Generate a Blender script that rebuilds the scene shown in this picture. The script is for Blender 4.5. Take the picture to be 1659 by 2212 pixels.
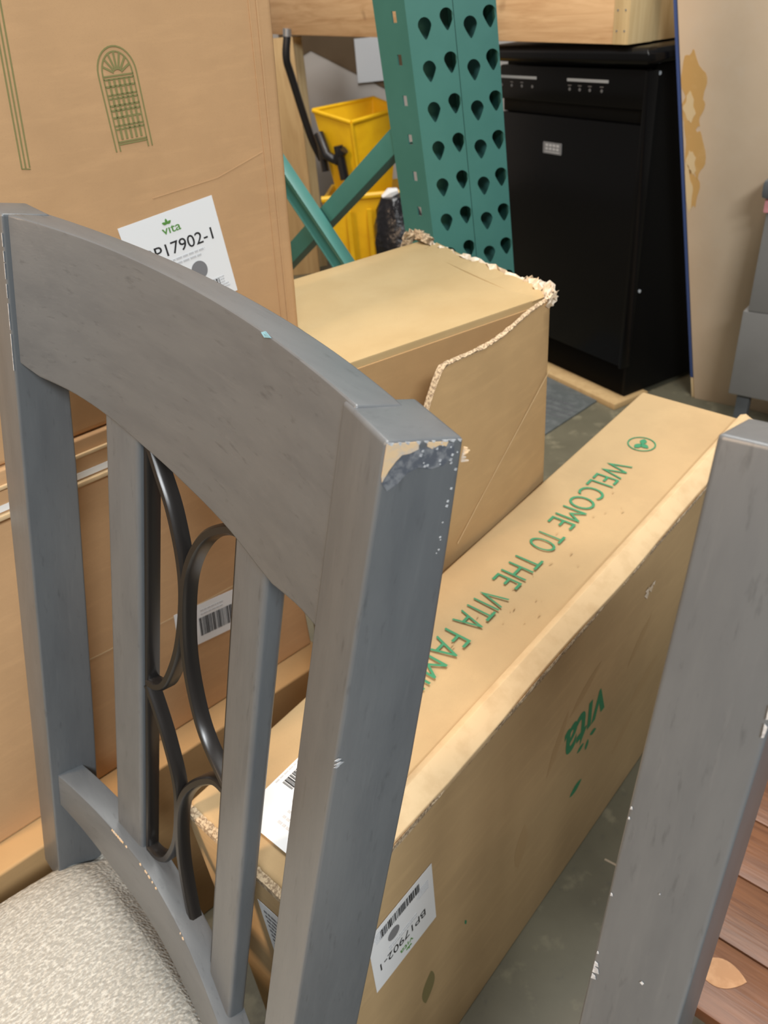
import bpy, bmesh, math, random
from mathutils import Vector, Matrix
random.seed(7)
for o in list(bpy.data.objects): bpy.data.objects.remove(o)
SC = bpy.context.scene
COL = SC.collection
V = Vector

# ------------------------------------------------------------------ camera
CAM_Z = 1.2
cam = bpy.data.cameras.new('camera'); co = bpy.data.objects.new('camera', cam); COL.objects.link(co)
cam.sensor_fit = 'VERTICAL'; cam.sensor_height = 36.0; cam.sensor_width = 27.0
cam.lens = 1660.0 / 2212.0 * 36.0
cam.clip_start = 0.02
dn = V((250.5, 2434.0, 1660.0)).normalized()             # the plumb line seen from the camera
fw = V((0, 0, 1.0)); fw = (fw - fw.dot(dn) * dn).normalized()
rt = fw.cross(-dn)
M3 = Matrix((rt, fw, -dn))                                # world <- camera (x right, y down, z ahead)
co.matrix_world = Matrix.Translation((0, 0, CAM_Z)) @ (M3 @ Matrix(((1, 0, 0), (0, -1, 0), (0, 0, -1)))).to_4x4()
cam.dof.use_dof = True; cam.dof.focus_distance = 0.52; cam.dof.aperture_fstop = 14.0
SC.camera = co

# ------------------------------------------------------------------ light
SC.view_settings.view_transform = 'Standard'
SC.view_settings.look = 'None'
SC.view_settings.gamma = 1.0
SC.view_settings.use_curve_mapping = False
SC.view_settings.exposure = 0.0
w = bpy.data.worlds.new('warehouse_air'); SC.world = w; w.use_nodes = True
bg = w.node_tree.nodes['Background']
bg.inputs['Color'].default_value = (1.0, 0.92, 0.82, 1); bg.inputs['Strength'].default_value = 0.2
def area(name, loc, target, sx, sy, power, col):
    l = bpy.data.lights.new(name, 'AREA'); l.shape = 'RECTANGLE'; l.size = sx; l.size_y = sy
    l.energy = power; l.color = col
    o = bpy.data.objects.new(name, l); COL.objects.link(o); o.location = loc
    o.rotation_euler = (V(target) - V(loc)).to_track_quat('-Z', 'Y').to_euler()
    return o
area('ceiling_tube_behind', (0.40, -1.9, 2.75), (0.1, 0.9, 0.6), 1.2, 0.35, 92, (0.92, 0.97, 1.0))
area('ceiling_tube_above', (0.4, 1.3, 3.9), (0.4, 1.2, 0), 0.5, 2.4, 120, (1.0, 1.0, 0.97))
area('ceiling_tube_far', (-0.3, 3.3, 3.9), (0.1, 2.8, 0), 2.4, 0.5, 40, (1.0, 0.97, 0.92))
area('warm_fill_left', (-2.3, -0.6, 2.7), (-0.1, 0.4, 0.8), 0.4, 2.0, 92, (1.0, 0.70, 0.45))  # added fill lamp, imitates warm bounce from the left onto the chair fronts

# ------------------------------------------------------------------ materials
def mat(name, col, rough=0.6, metal=0.0, spec=0.5):
    m = bpy.data.materials.new(name); m.use_nodes = True
    b = m.node_tree.nodes['Principled BSDF']
    b.inputs['Base Color'].default_value = (*col, 1); b.inputs['Roughness'].default_value = rough
    b.inputs['Metallic'].default_value = metal; b.inputs['Specular IOR Level'].default_value = spec
    return m
def noise_mix(m, c2, scale=(1, 1, 1), nscale=20, detail=6, lo=0.45, hi=0.7, amount=1.0, rough=0.6, dist=0.0):
    """mixes a second colour into the base through stretched noise (object space)"""
    t = m.node_tree; b = t.nodes['Principled BSDF']; L = t.links.new
    tc = t.nodes.new('ShaderNodeTexCoord'); mp = t.nodes.new('ShaderNodeMapping')
    mp.inputs['Scale'].default_value = scale; L(tc.outputs['Object'], mp.inputs['Vector'])
    n = t.nodes.new('ShaderNodeTexNoise'); n.inputs['Scale'].default_value = nscale
    n.inputs['Detail'].default_value = detail; n.inputs['Roughness'].default_value = rough
    n.inputs['Distortion'].default_value = dist
    L(mp.outputs['Vector'], n.inputs['Vector'])
    r = t.nodes.new('ShaderNodeMapRange'); r.inputs['From Min'].default_value = lo; r.inputs['From Max'].default_value = hi
    r.inputs['To Max'].default_value = amount; L(n.outputs['Fac'], r.inputs['Value'])
    mx = t.nodes.new('ShaderNodeMix'); mx.data_type = 'RGBA'
    bc = b.inputs['Base Color']
    if bc.is_linked: L(bc.links[0].from_socket, mx.inputs['A'])
    else: mx.inputs['A'].default_value = bc.default_value
    mx.inputs['B'].default_value = (*c2, 1)
    L(r.outputs['Result'], mx.inputs['Factor']); L(mx.outputs['Result'], bc)
    return n
def bump(m, scale=(1, 1, 1), nscale=200, strength=0.1, dist=0.001, detail=3):
    t = m.node_tree; b = t.nodes['Principled BSDF']; L = t.links.new
    tc = t.nodes.new('ShaderNodeTexCoord'); mp = t.nodes.new('ShaderNodeMapping')
    mp.inputs['Scale'].default_value = scale; L(tc.outputs['Object'], mp.inputs['Vector'])
    n = t.nodes.new('ShaderNodeTexNoise'); n.inputs['Scale'].default_value = nscale; n.inputs['Detail'].default_value = detail
    L(mp.outputs['Vector'], n.inputs['Vector'])
    bu = t.nodes.new('ShaderNodeBump'); bu.inputs['Strength'].default_value = strength; bu.inputs['Distance'].default_value = dist
    L(n.outputs['Fac'], bu.inputs['Height']); L(bu.outputs['Normal'], b.inputs['Normal'])

def grey_paint(name, k):
    st = (lambda a, b: (b, a, a)) if k == 'x' else (lambda a, b: (a, a, b))     # grain runs along x or along z
    m = mat(name, (0.112, 0.121, 0.129), 0.36, 0, 0.5)
    noise_mix(m, (0.088, 0.096, 0.105), st(9, 2.0), 6, 6, 0.42, 0.72, 0.7)
    noise_mix(m, (0.138, 0.146, 0.153), st(40, 3.0), 8, 5, 0.55, 0.8, 0.45)
    noise_mix(m, (0.05, 0.054, 0.058), st(110, 22.0), 2.0, 6, 0.60, 0.74, 0.5)
    bump(m, st(60, 5), 9, 0.10, 0.0005)
    return m
PAINT = grey_paint('worn_grey_paint', 'z'); PAINT_H = grey_paint('worn_grey_paint_level_grain', 'x')
BAREWOOD = mat('bare_pale_wood', (0.62, 0.45, 0.27), 0.8); noise_mix(BAREWOOD, (0.42, 0.40, 0.38), (1, 1, 1), 160, 5, 0.45, 0.62, 0.7)
SCUFF = mat('dark_slate_scuff', (0.085, 0.095, 0.115), 0.5); noise_mix(SCUFF, (0.19, 0.20, 0.215), (1, 1, 1), 220, 6, 0.45, 0.6, 0.9)
WHITEWEAR = mat('white_wear_mark', (0.48, 0.50, 0.52), 0.7); noise_mix(WHITEWEAR, (0.30, 0.31, 0.33), (1, 1, 1), 350, 4, 0.45, 0.6, 0.9)
BRONZE = mat('dark_bronze_metal', (0.020, 0.018, 0.017), 0.28, 0.3, 0.6)
def fabric():
    m = mat('woven_pale_grey_fabric', (0.37, 0.36, 0.325), 0.95, 0, 0.2)
    t = m.node_tree; b = t.nodes['Principled BSDF']; L = t.links.new
    noise_mix(m, (0.60, 0.59, 0.54), (1.0, 0.45, 1), 460, 3, 0.46, 0.62, 0.85)
    noise_mix(m, (0.26, 0.255, 0.23), (0.5, 1.0, 1), 560, 3, 0.58, 0.70, 0.6)
    tc = t.nodes.new('ShaderNodeTexCoord'); mp = t.nodes.new('ShaderNodeMapping'); mp.inputs['Scale'].default_value = (1, 0.5, 1)
    L(tc.outputs['Object'], mp.inputs['Vector'])
    v = t.nodes.new('ShaderNodeTexVoronoi'); v.inputs['Scale'].default_value = 300
    L(mp.outputs['Vector'], v.inputs['Vector'])
    bu = t.nodes.new('ShaderNodeBump'); bu.inputs['Strength'].default_value = 0.7; bu.inputs['Distance'].default_value = 0.0016; bu.invert = True
    L(v.outputs['Distance'], bu.inputs['Height']); L(bu.outputs['Normal'], b.inputs['Normal'])
    return m
FABRIC = fabric()
def kraft(name, base, dark=None):
    m = mat(name, base, 0.78, 0, 0.25)
    d = dark or tuple(c * 0.82 for c in base)
    noise_mix(m, d, (1, 1, 1), 7, 5, 0.42, 0.68, 0.6)
    noise_mix(m, tuple(c * 1.14 for c in base), (1, 1, 6), 14, 4, 0.5, 0.75, 0.5)
    noise_mix(m, tuple(c * 0.8 for c in base), (1, 1, 1), 900, 2, 0.55, 0.75, 0.35)
    bump(m, (1, 1, 1), 28, 0.12, 0.004)
    return m
KRAFT_TALL = kraft('kraft_board_warm', (0.55, 0.335, 0.172))
KRAFT_LONG = kraft('kraft_board_light', (0.47, 0.325, 0.170))
KRAFT_OPEN = kraft('kraft_board_dusty', (0.37, 0.265, 0.130), (0.43, 0.325, 0.175))
KRAFT_PANEL = kraft('kraft_board_side_panel', (0.46, 0.30, 0.145))
KRAFT_INNER_SHADE = kraft('kraft_board_inside_shaded', (0.34, 0.215, 0.10))  # browner inside board, darkened for the shade behind the swung panel
KRAFT_DARK = kraft('kraft_board_old', (0.43, 0.27, 0.125))
CORR = mat('corrugated_cut_edge', (0.52, 0.40, 0.26), 0.9); noise_mix(CORR, (0.22, 0.15, 0.09), (1, 1, 1), 330, 3, 0.45, 0.58, 0.9)
TORN = mat('torn_paper_fibre', (0.60, 0.48, 0.34), 0.95); noise_mix(TORN, (0.78, 0.70, 0.60), (1, 1, 1), 120, 5, 0.45, 0.65, 0.9)
STRIPK = mat('kraft_flap_lip', (0.61, 0.44, 0.25), 0.8); noise_mix(STRIPK, (0.50, 0.34, 0.18), (1, 1, 1), 40, 5, 0.45, 0.7, 0.7)
LABEL = mat('white_label_paper', (0.80, 0.81, 0.82), 0.55)
INK = mat('black_print', (0.015, 0.015, 0.017), 0.6)
GREYINK = mat('grey_print', (0.20, 0.20, 0.21), 0.6)
FAINTINK = mat('faint_grey_print', (0.55, 0.56, 0.58), 0.6)
GREENINK = mat('label_green_print', (0.10, 0.27, 0.055), 0.6)
KGREEN = mat('green_box_print', (0.035, 0.22, 0.10), 0.7)
OLIVE = mat('olive_box_print', (0.225, 0.205, 0.075), 0.75)
OLIVELEAF = mat('faded_olive_leaf_print', (0.20, 0.165, 0.065), 0.75)
OLIVEFAINT = mat('very_faint_leaf_print', (0.43, 0.285, 0.138), 0.75)
WTAPE = mat('white_tape', (0.80, 0.80, 0.78), 0.4)
TEAL = mat('teal_rack_paint', (0.042, 0.158, 0.140), 0.38, 0, 0.5); noise_mix(TEAL, (0.055, 0.190, 0.172), (1, 1, 1), 9, 4, 0.4, 0.7, 0.6)
YELLOW = mat('yellow_bucket_plastic', (0.82, 0.49, 0.008), 0.42); noise_mix(YELLOW, (0.70, 0.38, 0.006), (1, 1, 1), 14, 4, 0.45, 0.7, 0.6)
BLACKP = mat('black_plastic', (0.012, 0.012, 0.014), 0.35)
BLACKBAG = mat('black_bag_film', (0.010, 0.010, 0.013), 0.28); bump(BLACKBAG, (1, 1, 1), 25, 0.6, 0.02)
APPL = mat('black_appliance_enamel', (0.0030, 0.0030, 0.0034), 0.2, 0, 0.22)
APPLS = mat('black_appliance_side', (0.003, 0.003, 0.003), 0.5, 0, 0.12)
SILVER = mat('silver_trim', (0.50, 0.55, 0.60), 0.35, 0.3)
BADGE = mat('grey_badge', (0.22, 0.23, 0.25), 0.45, 0.3)
def pine(name, a, b_, sc=(1, 14, 14), ns=3.0):
    m = mat(name, a, 0.65, 0, 0.3)
    noise_mix(m, b_, sc, ns, 6, 0.40, 0.68, 0.85, 0.65, 0.8)
    noise_mix(m, tuple(c * 0.6 for c in b_), (1, 1, 1), 7, 2, 0.69, 0.76, 0.7)
    bump(m, sc, 6, 0.15, 0.002)
    return m
PINE = pine('pine_board', (0.70, 0.47, 0.26), (0.50, 0.29, 0.14))
PINEPOST = pine('pale_pine_post', (0.66, 0.51, 0.28), (0.52, 0.37, 0.18), (12, 12, 1))
PLY = pine('plywood_sheet', (0.50, 0.345, 0.17), (0.40, 0.26, 0.12), (10, 10, 1))
REDWOOD = pine('red_brown_boards', (0.19, 0.085, 0.042), (0.11, 0.048, 0.026), (3, 40, 3), 3.0)
REDWOOD.node_tree.nodes['Principled BSDF'].inputs['Roughness'].default_value = 0.38
ORANGEWOOD = mat('bare_orange_wood', (0.42, 0.225, 0.11), 0.7); noise_mix(ORANGEWOOD, (0.52, 0.30, 0.16), (1, 1, 1), 60, 4, 0.45, 0.65, 0.8)
MDF = mat('tan_hardboard', (0.68, 0.53, 0.38), 0.7, 0, 0.3); noise_mix(MDF, (0.60, 0.45, 0.31), (1, 1, 1), 5, 6, 0.42, 0.7, 0.6); noise_mix(MDF, (0.66, 0.53, 0.40), (1, 1, 1), 30, 4, 0.55, 0.7, 0.4)
GLUE = mat('amber_glue_stain', (0.60, 0.36, 0.13), 0.45); noise_mix(GLUE, (0.66, 0.42, 0.18), (1, 1, 1), 22, 4, 0.5, 0.7, 0.8)
GLUEPALE = mat('pale_glue_stain', (0.72, 0.55, 0.32), 0.5)
BLUE = mat('blue_edge_paint', (0.05, 0.09, 0.26), 0.5)
GREYLAM = mat('grey_cabinet_laminate', (0.20, 0.19, 0.18), 0.5); noise_mix(GREYLAM, (0.17, 0.16, 0.15), (1, 1, 1), 8, 4, 0.4, 0.7, 0.6)
GREYDARK = mat('dark_grey_cabinet_top', (0.10, 0.105, 0.11), 0.4)
PINK = mat('pink_foam', (0.75, 0.32, 0.34), 0.8)
STEEL = mat('brushed_steel', (0.45, 0.46, 0.48), 0.3, 0.8)
MATDARK = mat('dark_grey_mat', (0.075, 0.085, 0.085), 0.7); noise_mix(MATDARK, (0.12, 0.13, 0.13), (1, 1, 1), 30, 5, 0.45, 0.65, 0.8)
CONC = mat('sealed_concrete', (0.135, 0.124, 0.085), 0.45, 0, 0.4)
noise_mix(CONC, (0.10, 0.092, 0.062), (1, 1, 1), 5, 8, 0.40, 0.66, 0.85)
noise_mix(CONC, (0.24, 0.215, 0.145), (1, 1, 1), 16, 7, 0.56, 0.68, 0.6)
noise_mix(CONC, (0.08, 0.08, 0.07), (1, 1, 1), 40, 5, 0.62, 0.72, 0.55)
bump(CONC, (1, 1, 1), 60, 0.06, 0.002)
CRACK = mat('pale_floor_crack', (0.42, 0.34, 0.25), 0.8)
WALLM = mat('painted_wall', (0.52, 0.49, 0.47), 0.8); noise_mix(WALLM, (0.46, 0.43, 0.41), (1, 1, 1), 3, 4, 0.4, 0.7, 0.6)
WALLBROWN = mat('dark_brown_wall_tone', (0.13, 0.085, 0.045), 0.7); noise_mix(WALLBROWN, (0.10, 0.062, 0.03), (1, 1, 1), 5, 4, 0.4, 0.7, 0.7)
SHEET = mat('white_paper_sheet', (0.72, 0.75, 0.80), 0.6)

# ------------------------------------------------------------------ object helpers
ROOT = {}
def reg(o, M): ROOT[o.name] = M
def thing(name, label, cat, loc, rot=None, group=None):
    o = bpy.data.objects.new(name, None); COL.objects.link(o)
    M = Matrix.Translation(loc) @ (rot.to_4x4() if rot else Matrix.Identity(4))
    o.location = loc
    if rot: o.rotation_euler = rot.to_euler()
    o.empty_display_size = 0.1
    o['label'] = label; o['category'] = cat
    if group: o['group'] = group
    reg(o, M); return o
class G:
    """collects geometry in world coordinates"""
    def __init__(s): s.v = []; s.f = []; s.cut = []
    def add(s, vs, fs):
        k = len(s.v); s.cut.append((k, len(s.f))); s.v += [V(p) for p in vs]; s.f += [[i + k for i in f] for f in fs]; return s
    def hexa(s, p):   # 0-3 bottom loop, 4-7 top loop
        return s.add(p, [(3, 2, 1, 0), (4, 5, 6, 7), (0, 1, 5, 4), (1, 2, 6, 5), (2, 3, 7, 6), (3, 0, 4, 7)])
    def box(s, o, a, b, c):   # corner + three edge vectors
        o, a, b, c = V(o), V(a), V(b), V(c)
        return s.hexa([o, o + a, o + a + b, o + b, o + c, o + a + c, o + a + b + c, o + b + c])
    def prism(s, poly, ext):
        n = len(poly); e = V(ext); p = [V(q) for q in poly]
        return s.add(p + [q + e for q in p], [list(range(n))[::-1], list(range(n, 2 * n))] + [(i, (i + 1) % n, n + (i + 1) % n, n + i) for i in range(n)])
    def sweep(s, rings, closed=False):
        m = len(rings[0]); n = len(rings); vs = [p for r in rings for p in r]; fs = []
        for i in range(n if closed else n - 1):
            for j in range(m):
                a, b = i * m + j, i * m + (j + 1) % m
                c, d = ((i + 1) % n) * m + (j + 1) % m, ((i + 1) % n) * m + j
                fs.append((a, b, c, d))
        if not closed: fs += [list(range(m))[::-1], list(range((n - 1) * m, n * m))]
        return s.add(vs, fs)
    def tube(s, pts, r, seg=10, rr=None):
        pts = [V(p) for p in pts]; rings = []; up = V((0.13, 0.31, 1)).normalized()
        for i, p in enumerate(pts):
            t = (pts[min(i + 1, len(pts) - 1)] - pts[max(i - 1, 0)]).normalized()
            a = t.cross(up).normalized(); b = t.cross(a)
            q = rr[i] if rr else r
            rings.append([p + (a * math.cos(2 * math.pi * k / seg) + b * math.sin(2 * math.pi * k / seg)) * q for k in range(seg)])
        return s.sweep(rings)
def build(g, name, m, parent=None, base=None, rot=None, bevel=0.0, seg=2, ang=32, smooth=True, fixn=True):
    """links the collected geometry as ONE mesh object (child of parent, or top-level with its origin at base)"""
    M = ROOT[parent.name] if parent else Matrix.Translation(base or (0, 0, 0)) @ (rot.to_4x4() if rot else Matrix.Identity(4))
    I = M.inverted()
    bm = bmesh.new(); vs = [bm.verts.new(I @ p) for p in g.v]
    for f in g.f:
        try: bm.faces.new([vs[i] for i in f])
        except ValueError: pass
    if fixn: bmesh.ops.recalc_face_normals(bm, faces=bm.faces)
    if bevel:
        ed = [e for e in bm.edges if len(e.link_faces) == 2 and e.calc_face_angle(0) > math.radians(ang)]
        bmesh.ops.bevel(bm, geom=ed, offset=bevel, offset_type='OFFSET', segments=seg, profile=0.6, affect='EDGES', clamp_overlap=True)
    me = bpy.data.meshes.new(name); bm.to_mesh(me); bm.free()
    if smooth:
        me.shade_smooth(); me.set_sharp_from_angle(angle=math.radians(38))
    me.materials.append(m)
    o = bpy.data.objects.new(name, me); COL.objects.link(o)
    if parent: o.parent = parent
    else:
        o.location = base or (0, 0, 0)
        if rot: o.rotation_euler = rot.to_euler()
    reg(o, M); return o
def tag(o, label, cat, group=None, kind=None):
    o['label'] = label; o['category'] = cat
    if group: o['group'] = group
    if kind: o['kind'] = kind
    return o
def structure(o): o['kind'] = 'structure'; return o
def rotz(a): return Matrix.Rotation(a, 3, 'Z')
def catmull(P, n=8):
    P = [V(p) for p in P]; out = []
    for i in range(len(P) - 1):
        p0, p1, p2, p3 = P[max(i - 1, 0)], P[i], P[i + 1], P[min(i + 2, len(P) - 1)]
        for k in range(n):
            t = k / n
            out.append(0.5 * ((2 * p1) + (p2 - p0) * t + (2 * p0 - 5 * p1 + 4 * p2 - p3) * t * t + (3 * p1 - p0 - 3 * p2 + p3) * t ** 3))
    out.append(P[-1]); return out
def interp(tab, x):
    if x <= tab[0][0]: (a, b), (c, d) = tab[0], tab[1]
    elif x >= tab[-1][0]: (a, b), (c, d) = tab[-2], tab[-1]
    else:
        for i in range(len(tab) - 1):
            if tab[i][0] <= x <= tab[i + 1][0]: (a, b), (c, d) = tab[i], tab[i + 1]; break
    return b + (d - b) * (x - a) / (c - a)
class Plane:
    """a flat face in the world: origin, right (reading direction), up, outward normal"""
    def __init__(s, o, r, u): s.o, s.r, s.u = V(o), V(r).normalized(), V(u).normalized(); s.n = s.r.cross(s.u)
    def p(s, x, y, h=0.0): return s.o + s.r * x + s.u * y + s.n * h
def slab(g, pl, x0, y0, x1, y1, h, t=0.0003):
    return g.box(pl.p(x0, y0, h), pl.r * (x1 - x0), pl.u * (y1 - y0), pl.n * t)
def shape(g, pl, pts, h, t=0.0003): return g.prism([pl.p(x, y, h) for x, y in pts], pl.n * t)
def stroke(g, pl, pts, wd, h, t=0.0003, closed=False):
    n = len(pts); rings = []
    for i in range(n):
        a = V((*pts[(i - 1) % n if closed else max(i - 1, 0)], 0)); b = V((*pts[(i + 1) % n if closed else min(i + 1, n - 1)], 0))
        d = (b - a).normalized(); nn = V((-d.y, d.x, 0)) * wd / 2; x, y = pts[i]
        rings.append([pl.p(x - nn.x, y - nn.y, h), pl.p(x + nn.x, y + nn.y, h), pl.p(x + nn.x, y + nn.y, h + t), pl.p(x - nn.x, y - nn.y, h + t)])
    return g.sweep(rings, closed)
def ell(cx, cy, rx, ry, n=28): return [(cx + rx * math.cos(2 * math.pi * i / n), cy + ry * math.sin(2 * math.pi * i / n)) for i in range(n)]
def leafpts(cx, cy, ln, wd, ang, n=12):
    out = []
    for i in range(2 * n):
        t = i / n if i < n else 2 - i / n
        y = wd / 2 * math.sin(math.pi * t) ** 0.85 * (1 if i < n else -1); x = ln * (t - 0.5)
        out.append((cx + x * math.cos(ang) - y * math.sin(ang), cy + x * math.sin(ang) + y * math.cos(ang)))
    return out
def text(g, pl, s, x, y, size, h, sx=1.0, align='LEFT', t=0.0001, bold=0.0, fit=None):
    cu = bpy.data.curves.new('txt', 'FONT'); cu.body = s; cu.size = 1.0; cu.align_x = align; cu.extrude = 0.5; cu.offset = bold
    cu.resolution_u = 4
    o = bpy.data.objects.new('txt', cu); COL.objects.link(o)
    dg = bpy.context.evaluated_depsgraph_get(); me = o.evaluated_get(dg).to_mesh()
    k = size / 0.70
    if fit: xs = [v.co.x for v in me.vertices]; sx = fit / ((max(xs) - min(xs)) * k); x -= min(xs) * k * sx if align == 'LEFT' else 0
    g.add([pl.p(x + v.co.x * k * sx, y + v.co.y * k, h + (v.co.z + 0.5) * t) for v in me.vertices], [list(p.vertices) for p in me.polygons])
    o.evaluated_get(dg).to_mesh_clear(); bpy.data.objects.remove(o); bpy.data.curves.remove(cu)
    return g
def each(g, name, m, parent, **k):
    """every piece of the collection becomes a part of its own"""
    out = []
    for i, (v0, f0) in enumerate(g.cut):
        v1, f1 = g.cut[i + 1] if i + 1 < len(g.cut) else (len(g.v), len(g.f))
        h = G(); h.add(g.v[v0:v1], [[q - v0 for q in f] for f in g.f[f0:f1]]); out.append(build(h, name, m, parent, **k))
    return out
def flat(g, name, m, parent): return build(g, name, m, parent, smooth=False)
def barcode(g, pl, x, y, wd, ht, h, seed=3):
    r = random.Random(seed); p = x
    while p < x + wd:
        b = r.choice((1, 1, 2, 3)) * wd / 90; slab(g, pl, p, y, min(p + b, x + wd), y + ht, h); p += b + r.choice((1, 1, 2)) * wd / 90
def smallprint(g, pl, x, y, wd, lines, pitch, h, seed=1):
    r = random.Random(seed)
    for i in range(lines):
        p = x; e = x + wd * r.uniform(0.7, 1.0)
        while p < e:
            q = min(p + r.uniform(0.05, 0.14) * wd, e); slab(g, pl, p, y - i * pitch, q, y - i * pitch + pitch * 0.42, h); p = q + 0.025 * wd

# ------------------------------------------------------------------ the room
g = G(); g.box((-4, -3, -0.05), (9, 0, 0), (0, 9, 0), (0, 0, 0.05)); structure(build(g, 'floor', CONC))
g = G(); g.box((-4, 5.02, 0), (9, 0, 0), (0, 0.12, 0), (0, 0, 4.2)); structure(build(g, 'wall_back', WALLM))
g = G()
cpts = [(0.30, 0.70), (0.335, 0.672), (0.36, 0.668), (0.385, 0.655), (0.42, 0.65), (0.47, 0.62)]
fl = Plane((0, 0, 0), (1, 0, 0), (0, 1, 0)); stroke(g, fl, cpts, 0.0035, 0.0002)
tag(build(g, 'floor_crack', CRACK), 'thin pale crack across the concrete floor beside the long carton', 'crack')

# ------------------------------------------------------------------ chairs
class ChairFrame:
    LC = 0.438; FP = 0.012; AL = math.radians(20)      # FP: the far post stands this much outside the curve
    def __init__(s, A, U, Vd):
        s.A, s.U, s.V = V(A), V(U).normalized(), V(Vd).normalized()
        s.U = (s.U - s.U.dot(s.V) * s.V).normalized(); s.W = s.U.cross(s.V).normalized()
        if s.W.x > 0: s.W = -s.W
        s.R = s.LC / 2 / math.sin(s.AL)
    def sag(s, u):
        x = u - s.LC / 2; return math.sqrt(max(s.R ** 2 - x * x, 0)) - s.R * math.cos(s.AL)   # how far the curved back bows away
    def fr(s, u):   # tangent and backward normal at u
        a = math.asin(max(-1, min(1, -(u - s.LC / 2) / s.R)))
        return s.U * math.cos(a) - s.W * math.sin(a), -s.W * math.cos(a) - s.U * math.sin(a)
    def P(s, u, v, b=0.0, k=1.0):
        T, B = s.fr(u); return s.A + s.U * u + s.V * v - s.W * (s.sag(u) * k) + B * b
CREST_BOT = [(0.030, 0.130), (0.045, 0.131), (0.066, 0.133), (0.085, 0.137), (0.10, 0.1405), (0.12, 0.140), (0.159, 0.1355), (0.214, 0.131), (0.273, 0.124), (0.328, 0.1145), (0.355, 0.1105), (0.389, 0.108), (0.403, 0.103)]
def crest_top(u):
    return -0.0005 - 0.0235 * u
def make_chair(fr, label, near_side_marks, base):
    A, U, Vd, W, P = fr.A, fr.U, fr.V, fr.W, fr.P
    R3 = Matrix((-U, -W, -Vd)).transposed()
    up = (V((0, 0, 1)) - U.z * U).normalized(); fwd = U.cross(up); fwd = fwd if fwd.dot(W) > 0 else -fwd
    c = thing('dining_chair', label, 'chair', base, R3, 'grey painted dining chairs')
    LC = fr.LC
    def to_floor(p, d): d = V(d); return p + d * (p.z / -d.z)
    # two back posts, each running down into a rear leg
    for (u0, u1, b1) in ((0.0, 0.046, 0.038), (LC - 0.044, LC, 0.035)):
        T, B = fr.fr(0.021) if u0 == 0 else (U, -W)
        o0 = P(u0, 0, 0) if u0 == 0 else P(LC, 0, 0) + U * fr.FP - T * (u1 - u0)
        g = G(); rings = []
        for v, dw, db in ((0, 0, 0), (0.05, 0, 0.0035), (0.12, .0005, 0.0075), (0.20, 0.001, 0.0105), (0.35, 0.001, 0.013), (0.5, 0.001, 0.015), (0.74, 0.0, 0.016)):
            q = o0 + Vd * (v - (0.010 if u0 and v == 0 else 0))
            rings.append([q, q + T * (u1 - u0 + dw), q + T * (u1 - u0 + dw) + B * (b1 + db), q + B * (b1 + db)])
        dleg = V((0, 0, -1)) - fwd * 0.12
        cen = sum(rings[-1], V()) / 4
        rings.append([to_floor(cen + (p - cen) * 0.9, dleg) for p in rings[-1]])
        g.sweep(rings); build(g, 'back_post', PAINT, c, bevel=0.0022, seg=3)
    # crest rail
    g = G(); rings = []
    ua, ub = 0.034, LC + fr.FP - 0.043
    for i in range(41):
        u = ua + (ub - ua) * i / 40; t, b = crest_top(u), interp(CREST_BOT, u)
        f0 = 0.0012 * max(0, 1 - (u - 0.034) / 0.05) - 0.0075 * max(0, 1 - (ub - u) / 0.11) ** 2; rings.append([P(u, t, 0.0004 + f0), P(u, b, 0.0004 + f0), P(u, b, 0.025), P(u, t + 0.001, 0.027)])
    g.sweep(rings); build(g, 'crest_rail', PAINT_H, c, bevel=0.002, seg=3, ang=50)
    # lower rail, joining the posts just above the cushion
    RT = [(0.03, 0.672), (0.09, 0.650), (0.135, 0.633), (0.182, 0.612), (0.26, 0.586), (0.326, 0.577), (0.392, 0.566), (0.43, 0.56)]
    RB = [(0.03, 0.705), (0.1, 0.70), (0.17, 0.688), (0.252, 0.660), (0.321, 0.644), (0.374, 0.622), (0.43, 0.60)]
    g = G(); rings = []
    for i in range(31):
        u = 0.03 + (LC + fr.FP - 0.068) * i / 30; t, b = interp(RT, u), interp(RB, u)
        rings.append([P(u, t, -0.003, .95), P(u, b, -0.003, .95), P(u, b, 0.024, .95), P(u, t, 0.024, .95)])
    g.sweep(rings); build(g, 'lower_rail', PAINT_H, c, bevel=0.0018, seg=2, ang=50)
    # two vertical slats
    for u0, u1 in ((0.284, 0.327), (0.116, 0.159)):
        um = (u0 + u1) / 2; T, B = fr.fr(um); h = (u1 - u0) / 2
        g = G(); rings = []
        for v in (interp(CREST_BOT, um) - 0.03, 0.25, 0.45, interp(RT, um) + 0.02):
            q = P(um, v, 0.005); rings.append([q - T * h, q + T * h, q + T * h + B * 0.017, q - T * h + B * 0.017])
        g.sweep(rings); build(g, 'slat', PAINT, c, bevel=0.005, seg=4)
    # dark metal lattice between the slats
    def bar(name, uv, wd, b0, b1, par):
        pts = catmull([(u, v, 0) for u, v in uv], 7); rings = []; g = G()
        for i, p in enumerate(pts):
            d = (pts[min(i + 1, len(pts) - 1)] - pts[max(i - 1, 0)]).normalized(); nx = V((-d.y, d.x, 0)) * wd / 2
            a, b = p + nx, p - nx; m = 0.0025; k = 0.55
            rings.append([P(*(p + nx).xy, b0 + m), P(*(p + nx * k).xy, b0), P(*(p - nx * k).xy, b0), P(*(p - nx).xy, b0 + m), P(*b.xy, b1), P(*a.xy, b1)])
        g.sweep(rings); return build(g, name, BRONZE, par, ang=200)
    lat = bar('metal_lattice', [(0.2815, 0.10), (0.2815, 0.3), (0.2815, 0.605)], 0.006, 0.009, 0.021, c)
    bar('lattice_bar', [(0.1615, 0.11), (0.1615, 0.35), (0.1615, 0.64)], 0.006, 0.009, 0.021, lat)
    W_ = 0.0085
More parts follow.
